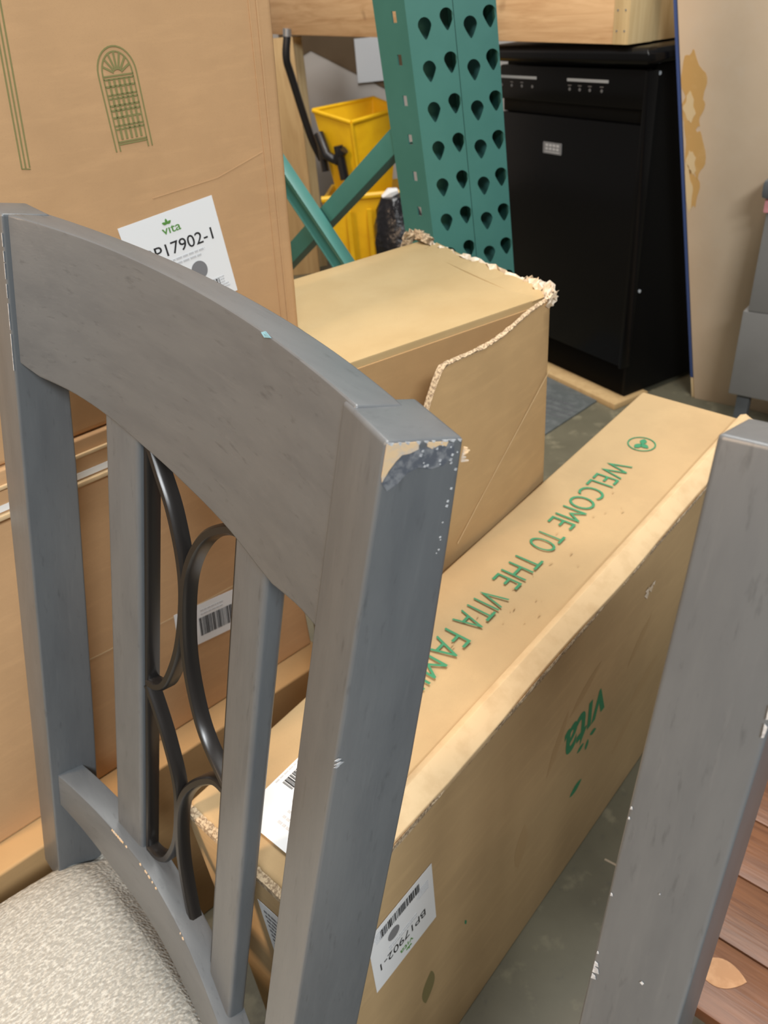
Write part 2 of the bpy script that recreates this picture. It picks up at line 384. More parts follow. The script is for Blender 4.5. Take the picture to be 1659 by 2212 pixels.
    bar('lattice_arc', [(0.2815, 0.122), (0.268, 0.145), (0.251, 0.172), (0.2365, 0.21), (0.2325, 0.246), (0.238, 0.295), (0.254, 0.340), (0.268, 0.356), (0.281, 0.360)], W_, 0.008, 0.020, lat)
    bar('lattice_arc', [(0.160, 0.142), (0.178, 0.148), (0.207, 0.171), (0.226, 0.206), (0.2310, 0.246), (0.226, 0.296), (0.210, 0.338), (0.190, 0.362), (0.160, 0.378)], W_, 0.008, 0.020, lat)
    bar('lattice_arc', [(0.2815, 0.364), (0.268, 0.385), (0.253, 0.411), (0.236, 0.450), (0.2325, 0.490), (0.236, 0.530), (0.250, 0.566), (0.265, 0.580), (0.281, 0.582)], W_, 0.008, 0.020, lat)
    bar('lattice_arc', [(0.160, 0.384), (0.180, 0.392), (0.208, 0.424), (0.226, 0.458), (0.231, 0.494), (0.226, 0.542), (0.212, 0.588), (0.194, 0.624), (0.160, 0.66)], W_, 0.008, 0.020, lat)
    # seat: cushion over a frame, two front legs
    q0 = A + U * 0.39 + Vd * 0.700
    def S(u, d, h): return q0 + U * (u - 0.39) + fwd * d + up * h
    g = G(); N, Mn = 26, 22; D0, D1 = -0.052, 0.42
    def cush(i, j):
        a, b = i / N, j / Mn
        d = D0 + (D1 - D0) * b; hw = 0.212 + 0.028 * b
        x, y = abs(2 * a - 1), abs(2 * b - 1)
        r = min(1.0, (x ** 7 + y ** 7) ** (1 / 7.0))
        top = 0.052 * (1 - r ** 5) ** 0.5 * (0.86 + 0.14 * (1 - x * x) * (1 - y * y))
        cor = 1 - 0.03 * (x * y) ** 8
        return S(0.2125 + (2 * a - 1) * hw * cor, D0 + (D1 - D0) * (0.5 + (b - 0.5) * cor), top - 0.040)
    vs = [cush(i, j) for i in range(N + 1) for j in range(Mn + 1)]
    fs = [(i * (Mn + 1) + j, (i + 1) * (Mn + 1) + j, (i + 1) * (Mn + 1) + j + 1, i * (Mn + 1) + j + 1) for i in range(N) for j in range(Mn)]
    k = len(vs)
    rim = [i * (Mn + 1) for i in range(N + 1)] + [N * (Mn + 1) + j for j in range(1, Mn + 1)] + [i * (Mn + 1) + Mn for i in range(N - 1, -1, -1)] + [j for j in range(Mn - 1, 0, -1)]
    low = [vs[i] - up * 0.012 for i in rim]; vs += low; n = len(rim)
    fs += [(rim[i], rim[(i + 1) % n], k + (i + 1) % n, k + i) for i in range(n)] + [list(range(k, k + n))]
    g.add(vs, fs); build(g, 'seat_cushion', FABRIC, c)
    g = G(); g.hexa([S(0.03, 0.0, -0.12), S(0.395, 0.0, -0.12), S(0.425, 0.40, -0.12), S(0.0, 0.40, -0.12), S(0.03, 0.0, -0.066), S(0.395, 0.0, -0.066), S(0.425, 0.40, -0.066), S(0.0, 0.40, -0.066)])
    build(g, 'seat_frame', PAINT, c, bevel=0.003)
    for u in (0.0, 0.385):
        g = G(); q = [S(u, 0.36, -0.11), S(u + 0.04, 0.36, -0.11), S(u + 0.04, 0.40, -0.11), S(u, 0.40, -0.11)]
        cen = sum(q, V()) / 4
        g.sweep([q, [to_floor(cen + (p - cen) * 0.75, (0, 0, -1)) for p in q]]); build(g, 'front_leg', PAINT, c, bevel=0.003)
    near_side_marks(fr, c)
    return c

def marks_near(fr, c):
    A, U, Vd, W, P = fr.A, fr.U, fr.V, fr.W, fr.P
    T, B = fr.fr(0.021)
    side = Plane(P(0, 0, 0), B, -Vd)           # outer side face of the near post: x = towards the rear, y = up
    if side.n.dot(U) > 0: side.n = -side.n
    h = 0.0003
    g = G(); shape(g, side, [(0.0004, -0.0008), (0.0155, -0.0005), (0.0160, -0.0040), (0.0120, -0.0058), (0.0085, -0.0062), (0.0060, -0.0090), (0.0035, -0.0130), (0.0010, -0.0185), (0.0004, -0.016)], h)
    shape(g, side, [(0.0195, -0.0010), (0.0300, -0.0012), (0.0295, -0.0034), (0.0260, -0.0026), (0.0225, -0.0042), (0.0200, -0.0030)], h)
    for g2 in each(g, 'bare_wood_chip', BAREWOOD, c, smooth=False): g2['label'] = 'pale bare wood where the paint has chipped away'
    g = G(); shape(g, side, [(0.0008, -0.0190), (0.0038, -0.0132), (0.0062, -0.0094), (0.0088, -0.0064), (0.0124, -0.0060), (0.0162, -0.0042), (0.0200, -0.0032), (0.0260, -0.0030), (0.0330, -0.0020), (0.0345, -0.0075), (0.0300, -0.0125), (0.024, -0.0140), (0.0175, -0.0128), (0.0125, -0.0150), (0.0085, -0.0200), (0.004, -0.0230)], h * 0.7)
    build(g, 'dark_scuff', SCUFF, c, smooth=False)
    g = G(); r = random.Random(5)
    for i in range(26):   # little white nicks under the chipped top and down the rear edge
        x, y = (r.uniform(0.017, 0.034), -r.uniform(0.0015, 0.013)) if i < 16 else (0.0362 + r.uniform(-0.0006, 0.0004), -r.uniform(0.004, 0.06))
        s = r.uniform(0.0003, 0.0008); shape(g, side, [(x - s, y - s * .6), (x + s * .7, y - s), (x + s, y + s * .8), (x - s * .5, y + s)], h * 1.2)
    for x, y, s in ((0.0022, -0.185, 0.0028), (0.0012, -0.182, 0.002), (0.0010, -0.187, 0.0016)):
        shape(g, side, [(x - s, y), (x, y - s * .5), (x + s, y + s * .2), (x + .2 * s, y + s * .5)], h * 1.2)
    each(g, 'white_nick', WHITEWEAR, c, smooth=False)
    g = G()
    for k in range(9):
        x = .001 + .0042 * k + r.uniform(-.0006, .0006); ln = r.uniform(.0016, .0036); shape(g, side, [(x, -.0002), (x + ln, -.0004), (x + ln * .8, -.0012 - r.uniform(0, .0008)), (x + ln * .2, -.0010)], h * 1.3)
    each(g, 'white_nick', WHITEWEAR, c, smooth=False)
    g = G(); q = P(0.0, 0.0, 0.0378)    # splinter of wood standing off the rear corner
    for k in range(5):
        a = q + Vd * (0.004 + 0.0015 * k) + B * 0.0004; d = (B * r.uniform(.4, 1) - U * r.uniform(.2, .8) - Vd * r.uniform(-.5, .7)).normalized() * r.uniform(0.0015, 0.0032)
        g.hexa([a, a + Vd * 0.0012, a + Vd * 0.0012 + T * 0.0009, a + T * 0.0009, a + d, a + d + Vd * 0.0006, a + d + Vd * 0.0006 + T * 0.0005, a + d + T * 0.0005])
    each(g, 'wood_splinter', BAREWOOD, c, smooth=False)
    # flakes along the front upper edge of the lower rail
    g = G()
    RT = [(0.135, 0.633), (0.182, 0.612), (0.26, 0.586), (0.326, 0.577)]
    for i in range(34):
        u = r.choice((0.318, 0.31, 0.305, r.uniform(0.14, 0.32), r.uniform(0.2, 0.32))) + r.uniform(-.003, .003); s = r.uniform(0.0008, 0.0022); v = interp(RT, u)
        a = [P(u - s, v + 0.0004, -0.0036, .95), P(u, v + 0.0022 + s * .3, -0.0036, .95), P(u + s, v + 0.0006, -0.0036, .95), P(u + s * .4, v - 0.0003, -0.0030, .95)]
        g.prism(a, -W * 0.0004)
    each(g, 'bare_wood_chip', BAREWOOD, c, smooth=False)
    # bright worn line along the crest joint at the far post
    g = G()
    for i in range(14):
        v = 0.002 + 0.0075 * i + r.uniform(-.002, .002); ln = r.uniform(0.005, 0.009); q = P(fr.LC, v, 0) + U * (fr.FP - 0.0435) + W * 0.0002
        g.prism([q, q + U * 0.0011, q + U * 0.0009 + Vd * ln, q + U * 0.0002 + Vd * ln], W * 0.0003)
    each(g, 'worn_joint_line', WHITEWEAR, c, smooth=False)
    g = G(); u0 = 0.128; v0 = crest_top(u0)      # blue-green speck on the crest edge
    g.prism([P(u0 - .006, v0 + .0002, -.0005), P(u0 + .001, v0 + .0022, -.0005), P(u0 + .005, v0 + .0006, -.0005), P(u0 + .003, v0 - .0006, .0008)], -W * 0.0005)
    build(g, 'paint_speck', mat('turquoise_speck', (0.15, 0.30, 0.36), 0.5), c, smooth=False)
def marks_far(fr, c):
    P, W, Vd = fr.P, fr.W, fr.V; r = random.Random(11); g = G(); LC = fr.LC
    T, B = fr.U, -fr.W; f0 = P(LC, 0, 0) + fr.U * fr.FP
    pl = Plane(f0, -T, -Vd)
    if pl.n.dot(W) < 0: pl.n = -pl.n
    for y, s in ((-0.168, .0008), (-0.174, .0007), (-0.222, .0009), (-0.262, .0008), (-0.270, .0016), (-0.274, .0022), (-0.279, .0017)):
        shape(g, pl, [(0.0002, y - s), (s * 1.6, y - s * .4), (s * 1.2, y + s * .8), (0.0003, y + s)], 0.0004)
    for x, y, s in ((0.024, -0.262, .0010), (0.0215, -0.205, .0004)):
        shape(g, pl, [(x - s, y - s * .5), (x + s * .4, y - s), (x + s, y + s * .3), (x - s * .2, y + s)], 0.0004)
    for i in range(12):
        v = 0.004 + i * 0.0085; x = 0.0425 + r.uniform(-.0008, .0006)
        shape(g, pl, [(x, -v), (x + .0014, -v - .001), (x + .0012, -v - .006), (x + .0003, -v - .0065)], 0.0006)
    each(g, 'white_nick', WHITEWEAR, c, smooth=False)

FR1 = ChairFrame((0.003594, 0.276637, 1.046685), (-0.632458, 0.770101, 0.083312), (-0.231079, -0.084924, -0.969222))
make_chair(FR1, 'grey dining chair at front left with a chipped bare-wood corner and pale grey woven seat', marks_near, (-0.33, 0.20, 0.0))
V2 = V((-0.1513, -0.1936, -0.9693)).normalized()
FR2 = ChairFrame((0, 0, 0), (-0.719, 0.694, -0.026), V2)
FR2.A = V((0.1254, 0.2436, 1.0545)) - (FR2.P(FR2.LC, 0, 0) + FR2.U * FR2.FP - FR2.V * 0.010)
make_chair(FR2, 'grey dining chair at the right edge, only one post and rail end in view', marks_far, (0.12, -0.12, 0.0))

# ------------------------------------------------------------------ cartons
def label_sheet(pl, wd, ht, parent, name='shipping_label', style='full', seed=1):
    """white 4-inch label, origin at its lower left corner"""
    g = G(); slab(g, pl, 0, 0, wd, ht, 0.0004, 0.0004); L = flat(g, name, LABEL, parent); h = 0.0009
    if style == 'full':
        g = G(); text(g, pl, 'v\u0131ta', wd * .5, ht * .80, ht * .082, h, 1.25, 'CENTER', bold=0.010)
        x0 = wd * .47
        for a, dx, dy in ((math.pi / 2, 0, .115), (math.radians(25), .025, .10), (math.radians(155), -.025, .10)):
            shape(g, pl, leafpts(x0 + dx * wd, ht * (.80 + dy), wd * .05, wd * .026, a), h)
        flat(g, 'printed_logo', GREENINK, L)
        g = G(); text(g, pl, 'BP17902-1', wd * .165, ht * .60, ht * .118, h, bold=0.004, fit=wd * .735); flat(g, 'printed_number', INK, L)
        g = G(); smallprint(g, pl, wd * .30, ht * .535, wd * .48, 2, ht * .045, h, seed); flat(g, 'small_print', FAINTINK, L); g = G()
        smallprint(g, pl, wd * .74, ht * .20, wd * .2, 6, ht * .028, h, seed + 1); flat(g, 'small_print', FAINTINK, L); g = G()
        smallprint(g, pl, wd * .08, ht * .30, wd * .22, 5, ht * .03, h, seed + 2); flat(g, 'small_print', FAINTINK, L)
        g = G(); shape(g, pl, ell(wd * .655, ht * .355, wd * .088, wd * .088), h); flat(g, 'grey_dot', GREYINK, L)
        g = G(); barcode(g, pl, wd * .22, ht * .07, wd * .62, ht * .13, h, seed); flat(g, 'barcode', INK, L)
    return L
# -- long narrow carton running away to the right
P0 = V((0.404, 0.869, 0)); D = V((-0.694, -0.720, 0)).normalized(); NN = V((0.720, -0.694, 0)).normalized(); Z = V((0, 0, 1))
def LB(s, n, z): return P0 + D * s + NN * n + Z * z
S0, S1 = -0.285, 0.722
lc = thing('long_carton', 'long narrow kraft carton with green welcome lettering on top, standing on edge', 'cardboard box', LB(0.2, -0.09, 0), rotz(math.atan2(D.y, D.x)))
g = G(); g.hexa([LB(S0, -.183, 0), LB(S1, -.165, 0), LB(S1, 0, 0), LB(S0, 0, 0), LB(S0, -.183, .583), LB(S1, -.163, .578), LB(S1, 0, .566), LB(S0, 0, .575)])
build(g, 'carton_body', KRAFT_LONG, lc, bevel=0.006, seg=3)
g = G(); rings = []; r = random.Random(2)
for i in range(31):
    s = S0 + 0.004 + (S1 - S0 - 0.008) * i / 30; j = r.uniform(-.0012, .0012); e = .004 * math.sin(i * .6)
    rings.append([LB(s, -.015, .5845 - .012 * i / 30), LB(s, -.006, .5875 - .010 * i / 30 + j * .5), LB(s, .016 + j + e * .4, .573 - .006 * i / 30 + j), LB(s, .016 + j + e * .4, .565 - .006 * i / 30 + j), LB(s, -.004, .570 - .006 * i / 30)])
g.sweep(rings); fl_ = build(g, 'top_flap', STRIPK, lc, bevel=0.0012); fl_['label'] = 'lighter folded lip along the top edge'
g = G(); rings = []
for i in range(61):
    s = S0 + 0.01 + (S1 - S0 - 0.02) * i / 60
    rings.append([LB(s, .0165 + r.uniform(0, .001), .5715 - .006 * i / 60), LB(s, .0175 + r.uniform(-.001, .001), .568 - .006 * i / 60), LB(s, .0165, .5635 - .006 * i / 60 + r.uniform(-.001, .001)), LB(s, .013, .565 - .006 * i / 60)])
g.sweep(rings); build(g, 'corrugated_edge', CORR, fl_, smooth=False)
# near end: folded end flaps with raw corrugated edges
g = G(); g.hexa([LB(S1 + .001, -.16, .30), LB(S1 + .006, -.16, .30), LB(S1 + .006, -.008, .30), LB(S1 + .001, -.008, .30), LB(S1 + .001, -.162, .572), LB(S1 + .006, -.162, .568), LB(S1 + .006, -.006, .556), LB(S1 + .001, -.006, .560)])
ef = build(g, 'end_flap', KRAFT_LONG, lc, bevel=0.002)
g = G(); rings = []
for i in range(41):
    n = -.160 + .150 * i / 40; z = .5725 - .012 * i / 40
    rings.append([LB(S1 - .004 + r.uniform(-.001, .001), n, z + .0045), LB(S1 + .006, n, z + .001 + r.uniform(-.001, .001)), LB(S1 + .0065, n, z - .006), LB(S1 + .002, n, z - .004)])
g.sweep(rings); build(g, 'corrugated_edge', CORR, ef, smooth=False)
endp = Plane(LB(S1 + .0063, -.070, .42), NN, Z); endp.n = D.copy()
g = G(); slab(g, endp, 0, 0, .062, .10, .0003, .0004); el = flat(g, 'shipping_label', LABEL, lc)
g = G(); smallprint(g, endp, .006, .085, .05, 8, .0085, .0008, 9); flat(g, 'small_print', GREYINK, el)
# printing on the top face: letters read towards the near end, their heads to the right-hand edge
def topz(s): return .583 - .005 * (s - S0) / (S1 - S0)
tn = V((0, 0, 0)); o0 = LB(0, -.1235, 0); tp = Plane(LB(0, 0, .5835), D, NN - Z * 0.035)
if tp.n.z < 0: tp.n = -tp.n
def topplane(): 
    a, b, c_ = LB(S0, -.183, .583), LB(S1, -.163, .578), LB(S0, -.012, .576)
    r_ = (b - a).normalized(); u_ = (c_ - a); u_ = (u_ - u_.dot(r_) * r_).normalized(); n_ = Z
    p = Plane(LB(0, -.103, .5795), r_, u_); p.n = r_.cross(u_)
    if p.n.z < 0: p.n = -p.n
    p.o = p.o + Z * 0.0
    d = (p.o - a).dot(p.n); p.o = p.o - p.n * d
    return p
tp = topplane()
g = G()
for w_, a_, b_, y_ in (('WELCOME', -.0525, .138, -.0205), ('TO', .156, .197, -.018), ('THE', .216, .283, -.0165), ('VITA', .302, .372, -.0145), ('FAMILY', .387, .515, -.0125)):
    text(g, tp, w_, a_, y_, .038, .0003, bold=-0.010, fit=b_ - a_)
flat(g, 'printed_lettering', KGREEN, lc)
g = G(); stroke(g, tp, ell(-.121, -.001, .0205, .0205, 40), .0022, .0003, .0001, closed=True)
for a, dx, dy in ((math.radians(70), .0035, .0075), (math.radians(-15), .008, -.003), (math.radians(190), -.008, -.001)):
    shape(g, tp, leafpts(-.121 + dx, -.001 + dy * .8, .0165, .0105, a), .0003, .0001)
flat(g, 'printed_emblem', KGREEN, lc)
g = G()
for k in range(26):   # smudges of dark transfer
    x, y = r.uniform(.02, .42), r.uniform(-.02, .07); s = r.uniform(.001, .003)
    shape(g, tp, leafpts(x, y, s * 3, s * .5, r.uniform(-.3, .3)), .0001, .0001)
each(g, 'print_smudge', OLIVEFAINT, lc, smooth=False)
bl = Plane(tp.p(.605, -.002), D, NN - Z * .035)
lr = V((D * .80 + NN * .24)).normalized()
# barcode label near the end of the top face
tl = Plane(tp.p(.700, -.024), -tp.r, tp.u); tl.n = tp.n.copy()
g = G(); slab(g, tl, 0, 0, .100, .100, .0004, .0003); lb = flat(g, 'shipping_label', LABEL, lc)
g = G(); barcode(g, tl, .049, .008, .047, .013, .0008, 4); flat(g, 'barcode', INK, lb)
g = G(); shape(g, tl, ell(.046, .037, .0088, .0088), .0008); flat(g, 'grey_dot', GREYINK, lb)
tl2 = Plane(tl.p(0, 0), tp.u, -tp.r); tl2.n = tp.n.copy()
g = G(); smallprint(g, tl2, .034, .036, .05, 4, .0065, .0008, 4); flat(g, 'small_print', FAINTINK, lb); g = G(); smallprint(g, tl, .045, .002, .05, 1, .004, .0008, 3); flat(g, 'small_print', FAINTINK, lb)
# printing on the right-hand face (upside down: the carton lies head to tail)
fp = Plane(LB(0, 0, 0), D, -Z); fp.n = NN.copy()
def F(s, z): return (s, -z)
fl_l = label_sheet(Plane(LB(.5665, .0006, .4365), D, -Z), .102, .106, lc, 'shipping_label', 'full', 6)
g = G(); fq = Plane(LB(.163, .0003, .322), D, -Z)
text(g, fq, 'v\u0131ta', 0, -.038, .078, .0001, bold=0.02, fit=.118)
for a, x, y in ((math.radians(75), .048, .05), (math.radians(10), .068, .038), (math.radians(165), .031, .038)):
    shape(g, fq, leafpts(x, y, .020, .010, a), .0001, .0001)
flat(g, 'printed_logo', KGREEN, lc)
g = G(); shape(g, fq, leafpts(.072, .125, .036, .017, math.radians(10)), .0001, .0001); flat(g, 'printed_leaf', KGREEN, lc)
g = G(); shape(g, fp, leafpts(.590, -.203, .058, .024, math.radians(75)), .0002, .0001); flat(g, 'printed_leaf', OLIVELEAF, lc)
g = G(); shape(g, fp, leafpts(.512, -.235, .012, .004, math.radians(100)), .0002, .0001); flat(g, 'printed_leaf', KGREEN, lc)
for s, z, ln, wd, a in ((.385, .235, .085, .030, 80), (.30, .36, .10, .018, 60), (.06, .36, .09, .02, 40), (.02, .24, .10, .03, 20), (.08, .17, .08, .022, 30), (.23, .405, .09, .018, 25)):
    g = G(); shape(g, fp, leafpts(s, -z, ln, wd, math.radians(a)), .0002, .0001); flat(g, 'printed_leaf', OLIVEFAINT, lc)
g = G()
for k in range(7):
    s, z = .048 + r.uniform(-.012, .012), .459 + r.uniform(-.012, .012); q = r.uniform(.003, .008)
    g.prism([LB(s - q, .0004, z - q * .3), LB(s, .0014, z - q), LB(s + q, .0004, z + q * .2), LB(s - q * .2, .0022, z + q)], NN * .0006)
build(g, 'torn_hole', TORN, lc, smooth=False)

# -- stack at the left: lower carton, upright carton, flat carton, tall carton
SL = V((-0.1879, 0.860, 0)); DD = V((-0.7872, -0.6167, 0)).normalized(); SN = V((0.6167, -0.7872, 0)).normalized()
def ST(a, b, z): return SL + DD * a + SN * b + Z * z
SR = rotz(math.atan2(DD.y, DD.x))
def carton(name, label, a0, a1, b0, b1, z0, z1, m, lean=0.0, bev=0.004):
    c = thing(name, label, 'cardboard box', ST((a0 + a1) / 2, (b0 + b1) / 2, z0), SR)
    k = lean * (z1 - z0)
    g = G(); g.hexa([ST(a0, b0, z0), ST(a1, b0, z0), ST(a1, b1, z0), ST(a0, b1, z0), ST(a0 + k, b0, z1), ST(a1 + k, b0, z1), ST(a1 + k, b1, z1), ST(a0 + k, b1, z1)])
    build(g, 'carton_body', m, c, bevel=bev, seg=3); return c
lowc = carton('lower_carton', 'low wide kraft carton at the bottom of the left-hand stack, its top edge jutting out', -.070, .47, -.30, .043, 0, .352, KRAFT_DARK)
mid = carton('upright_carton', 'kraft carton with a small barcode sticker, seen between the chair slats', -.066, .46, -.29, 0, .3525, .775, KRAFT_TALL)
sp = Plane(ST(.133, .0003, .4855), -DD, Z)
ml = Plane(sp.p(0, 0), -DD * .0725 - Z * .0085, Z * .0725 - DD * .0085); ml.n = SN.copy()
g = G(); slab(g, ml, -.004, -.008, .090, .056, .0004, .0004); L = flat(g, 'barcode_sticker', LABEL, mid)
g = G(); barcode(g, ml, .030, .004, .052, .030, .0009, 8); flat(g, 'barcode', INK, L)
g = G(); smallprint(g, ml, .034, .044, .045, 2, .006, .0009, 3); flat(g, 'small_print', FAINTINK, L)
g = G(); stroke(g, sp, [(.20 - .36, .062), (.133 - .10, .052), (.133, .05)], .0016, .0004); 
build(g, 'crease', STRIPK, mid, smooth=False)
flatc = carton('flat_carton', 'thin flat kraft carton with a white tape edge lying under the tall carton', -.10, .46, -.28, .006, .7755, .8265, KRAFT_TALL, bev=.002)
g = G(); g.box(ST(-.098, .0062, .783), DD * .556, SN * .0012, Z * .007); build(g, 'white_tape', WTAPE, flatc, smooth=False)
g = G(); g.box(ST(-.098, .0062, .8075), DD * .556, SN * .004, Z * .004); g.box(ST(-.098, .0062, .776), DD * .556, SN * .006, Z * .005); build(g, 'corrugated_edge', STRIPK, flatc, bevel=.001)
tall = carton('tall_carton', 'tall upright kraft carton printed with an arched garden trellis and a white label', -.132, .44, -.155, 0, .827, 1.75, KRAFT_TALL, lean=-.078, bev=.007)
tf = Plane(ST(0, 0, 0), -DD, Z)     # x = to the right along the face
label_sheet(Plane(ST(.0565, .0004, .9155), -DD + Z * .085, Z + DD * .085), .113, .107, tall, 'shipping_label', 'full', 2)
g = G(); h = .0003
xa, xb, zb, zt, wv = -.0455, -.0070, 1.090, 1.155, .0016
cxm = (xa + xb) / 2; rw = (xb - xa) / 2
def T2(x, z): return (x - .0775 * 0 + (z - 1.09) * .02, z)
for inset in (0, .0042):
    arc = [T2(xa + inset, zb)] + [T2(cxm - (rw - inset) * math.cos(math.pi * i / 16), zt + (rw * 1.15 - inset) * math.sin(math.pi * i / 16)) for i in range(17)] + [T2(xb - inset, zb)]
    stroke(g, tf, arc, .0014, h)
for i in range(1, 8):   # sun-ray slats in the arch
    a = math.pi * i / 8; stroke(g, tf, [T2(cxm - .004 * math.cos(a), zt + .003 * math.sin(a)), T2(cxm - (rw - .005) * math.cos(a), zt + (rw * 1.15 - .005) * math.sin(a))], .0019, h)
for z in (zt - .0015, zt - .004, zt - .017, zt - .020, zt - .043, zt - .046, zb + .008, zb + .006):
    stroke(g, tf, [T2(xa + .004, z), T2(xb - .004, z)], .0014, h)
for z in (zt - .010, zt - .030, zt - .036, zt - .026): stroke(g, tf, [T2(xa + .004, z), T2(xb - .004, z)], .0017, h)
for i in range(1, 6):
    x = xa + .004 + (xb - xa - .008) * i / 6; stroke(g, tf, [T2(x, zt - .004), T2(x, zb + .010)], .0023, h)
flat(g, 'printed_trellis', OLIVE, tall)
g = G()
for dx in (0, .0035, .0072): stroke(g, tf, [(-.1385 + dx, 1.092), (-.1385 + dx + .031, 1.30)], .0013, h)
stroke(g, tf, [(-.1388, 1.092), (-.131, 1.0905)], .0010, h); flat(g, 'printed_post', OLIVE, tall)
g = G(); stroke(g, tf, [(-.02, 1.042), (.059, 1.047), (.12, 1.062)], .0012, .0002)
flat(g, 'crease', KRAFT_TALL, tall)
for a_, w_ in ((-.118, .003), (-.108, .002)):
    g = G(); g.hexa([ST(a_, .0, .835), ST(a_ + w_, .0, .835), ST(a_ + w_, .0014, .835), ST(a_, .0014, .835), ST(a_ - .06, .0, 1.70), ST(a_ - .06 + w_, .0, 1.70), ST(a_ - .06 + w_, .0014, 1.70), ST(a_ - .06, .0014, 1.70)]); build(g, 'edge_crease', KRAFT_TALL, tall, bevel=.0006)

# -- open carton with a swung-out side panel, in the middle
oc = thing('open_carton', 'battered kraft carton with torn top edges and one side panel swung open', 'cardboard box', (0.08, 1.06, 0), rotz(0.54))
q = [V((-.075, .797, 0)), V((.238, .980, 0)), V((.104, 1.305, 0)), V((-.160, 1.127, 0))]
qm = V((-.0772, .945, 0))
ZT = .849
g = G(); N = 14
# top sheet with a soft sag and lifted corner
def topp(a, b):
    lf = q[0].lerp(qm, b / .42) if b < .42 else qm.lerp(q[3], (b - .42) / .58)
    p = lf.lerp(q[1].lerp(q[2], b), a)
    sag_ = -.004 * math.sin(math.pi * a) * math.sin(math.pi * b) - .002 * math.sin(a * 7 + b * 4) * math.sin(math.pi * b)
    return p + Z * (ZT + sag_)
rows = [[topp(i / N, j / N) for i in range(N + 1)] for j in range(N + 1)]
vs = [p for rw_ in rows for p in rw_]; fs = [(j * (N + 1) + i, j * (N + 1) + i + 1, (j + 1) * (N + 1) + i + 1, (j + 1) * (N + 1) + i) for i in range(N) for j in range(N)]
rim = list(range(N + 1)) + [(j + 1) * (N + 1) + N for j in range(N)] + [N * (N + 1) + i for i in range(N - 1, -1, -1)] + [j * (N + 1) for j in range(N - 1, 0, -1)]
k = len(vs); vs += [V((vs[i].x, vs[i].y, 0)) for i in rim]; n = len(rim)
fs += [(rim[i], rim[(i + 1) % n], k + (i + 1) % n, k + i) for i in range(n)] + [list(range(k, k + n))]
g.add(vs, fs); build(g, 'carton_body', KRAFT_OPEN, oc, bevel=0.003)
g = G(); e_ = (q[1] - q[0]).normalized(); nq = V((e_.y, -e_.x, 0)); g.box(q[0] + e_ * .002 + nq * .0002 + Z * .25, e_ * .355, nq * .003, Z * .590); build(g, 'inner_side_flap', KRAFT_INNER_SHADE, oc, bevel=.0008)
# swung panel, hinged on the right-hand corner
h0, h1 = V((.2405, .976, 0)), V((.052, .776, 0)); hn = V(((h1 - h0).y, -(h1 - h0).x, 0)).normalized()
if hn.y > 0: hn = -hn
def PAN(t, z, b): 
    p = h0.lerp(h1, t); return p + hn * (b + .014 * math.sin(math.pi * t) * 0.6) + Z * z
g = G(); rings = []
for i in range(25):
    t = i / 24; zt_ = .846 - .004 * t + .003 * math.sin(t * 9) - (.055 * max(0, (t - .86) / .14) ** 1.3)
    rings.append([PAN(t, .30, .005), PAN(t, zt_, .005), PAN(t, zt_ - .001, -.002), PAN(t, .30, -.002)])
g.sweep(rings); pan = build(g, 'side_panel', KRAFT_PANEL, oc, bevel=0.001, ang=60)
g = G(); rings = []
for i in range(61):
    t = i / 60; zt_ = .846 - .004 * t + .003 * math.sin(t * 9) - (.055 * max(0, (t - .86) / .14) ** 1.3); j = r.uniform(-.0012, .0012)
    rings.append([PAN(t, zt_ + .0012 + j, .0055), PAN(t, zt_ + .0026 + j, .0015), PAN(t, zt_ + .0008 - j, -.0028), PAN(t, zt_ - .003, -.001), PAN(t, zt_ - .003, .004)])
g.sweep(rings); build(g, 'torn_edge', CORR, pan, smooth=False)
def crumple(name, pts, amp, m, parent, seed, wd):
    rr = random.Random(seed); g = G(); rings = []
    for p in catmull(pts, 9):
        rings.append([p + V((rr.uniform(-amp, amp), rr.uniform(-amp, amp), rr.uniform(-amp, amp))) + V(o_) * wd for o_ in ((-.6, -.5, 0), (0, -.3, .8), (.6, .5, .1), (.1, .2, -.7))])
    g.sweep(rings); return build(g, name, m, parent, smooth=False)
crumple('torn_edge', [PAN(.99, .79, .004), PAN(1.0, .76, .006), PAN(.985, .735, .008), PAN(.97, .72, .006)], .0045, TORN, pan, 3, .008)
crumple('torn_edge', [V((.243, .965, .846)), V((.246, .985, .853)), V((.238, 1.01, .852)), V((.228, 1.04, .850))], .005, TORN, oc, 4, .010)
crumple('torn_edge', [V((.226, 1.045, .850)), V((.185, 1.13, .851)), V((.15, 1.21, .850)), V((.118, 1.28, .851))], .0035, TORN, oc, 5, .006)
crumple('torn_edge', [V((.118, 1.278, .851)), V((.106, 1.305, .856)), V((.092, 1.306, .857)), V((.08, 1.29, .850))], .006, CORR, oc, 6, .011)
g = G()
for k_ in range(22):     # frayed paper fibres standing at the near right corner
    p = V((.243 + r.uniform(-.008, .004), .972 + r.uniform(-.01, .03), .848)); d = V((r.uniform(-.2, .9), r.uniform(-.5, .3), r.uniform(.2, 1))).normalized() * r.uniform(.006, .016)
    s_ = V((.0014, .001, 0)); g.hexa([p, p + s_, p + s_ + Z * .001, p + Z * .001, p + d, p + d + s_ * .5, p + d + s_ * .5 + Z * .0006, p + d + Z * .0006])
build(g, 'frayed_fibres', TORN, oc, smooth=False)
g = G(); rings = []
for i in range(15):
    t = i / 14; p = V((.243, .979, 0)).lerp(V((.125, 1.262, 0)), t); lift = .002 + .002 * abs(math.sin(t * 8.3)) + r.uniform(0, .002)
    rings.append([p + V((-.024, -.010, ZT - .0030)), p + V((0.004, .002, ZT + lift)), p + V((.0045, .002, ZT + lift - .0015)), p + V((-.023, -.010, ZT - .0012))])
g.sweep(rings); build(g, 'lifted_paper', KRAFT_OPEN, oc, smooth=False)
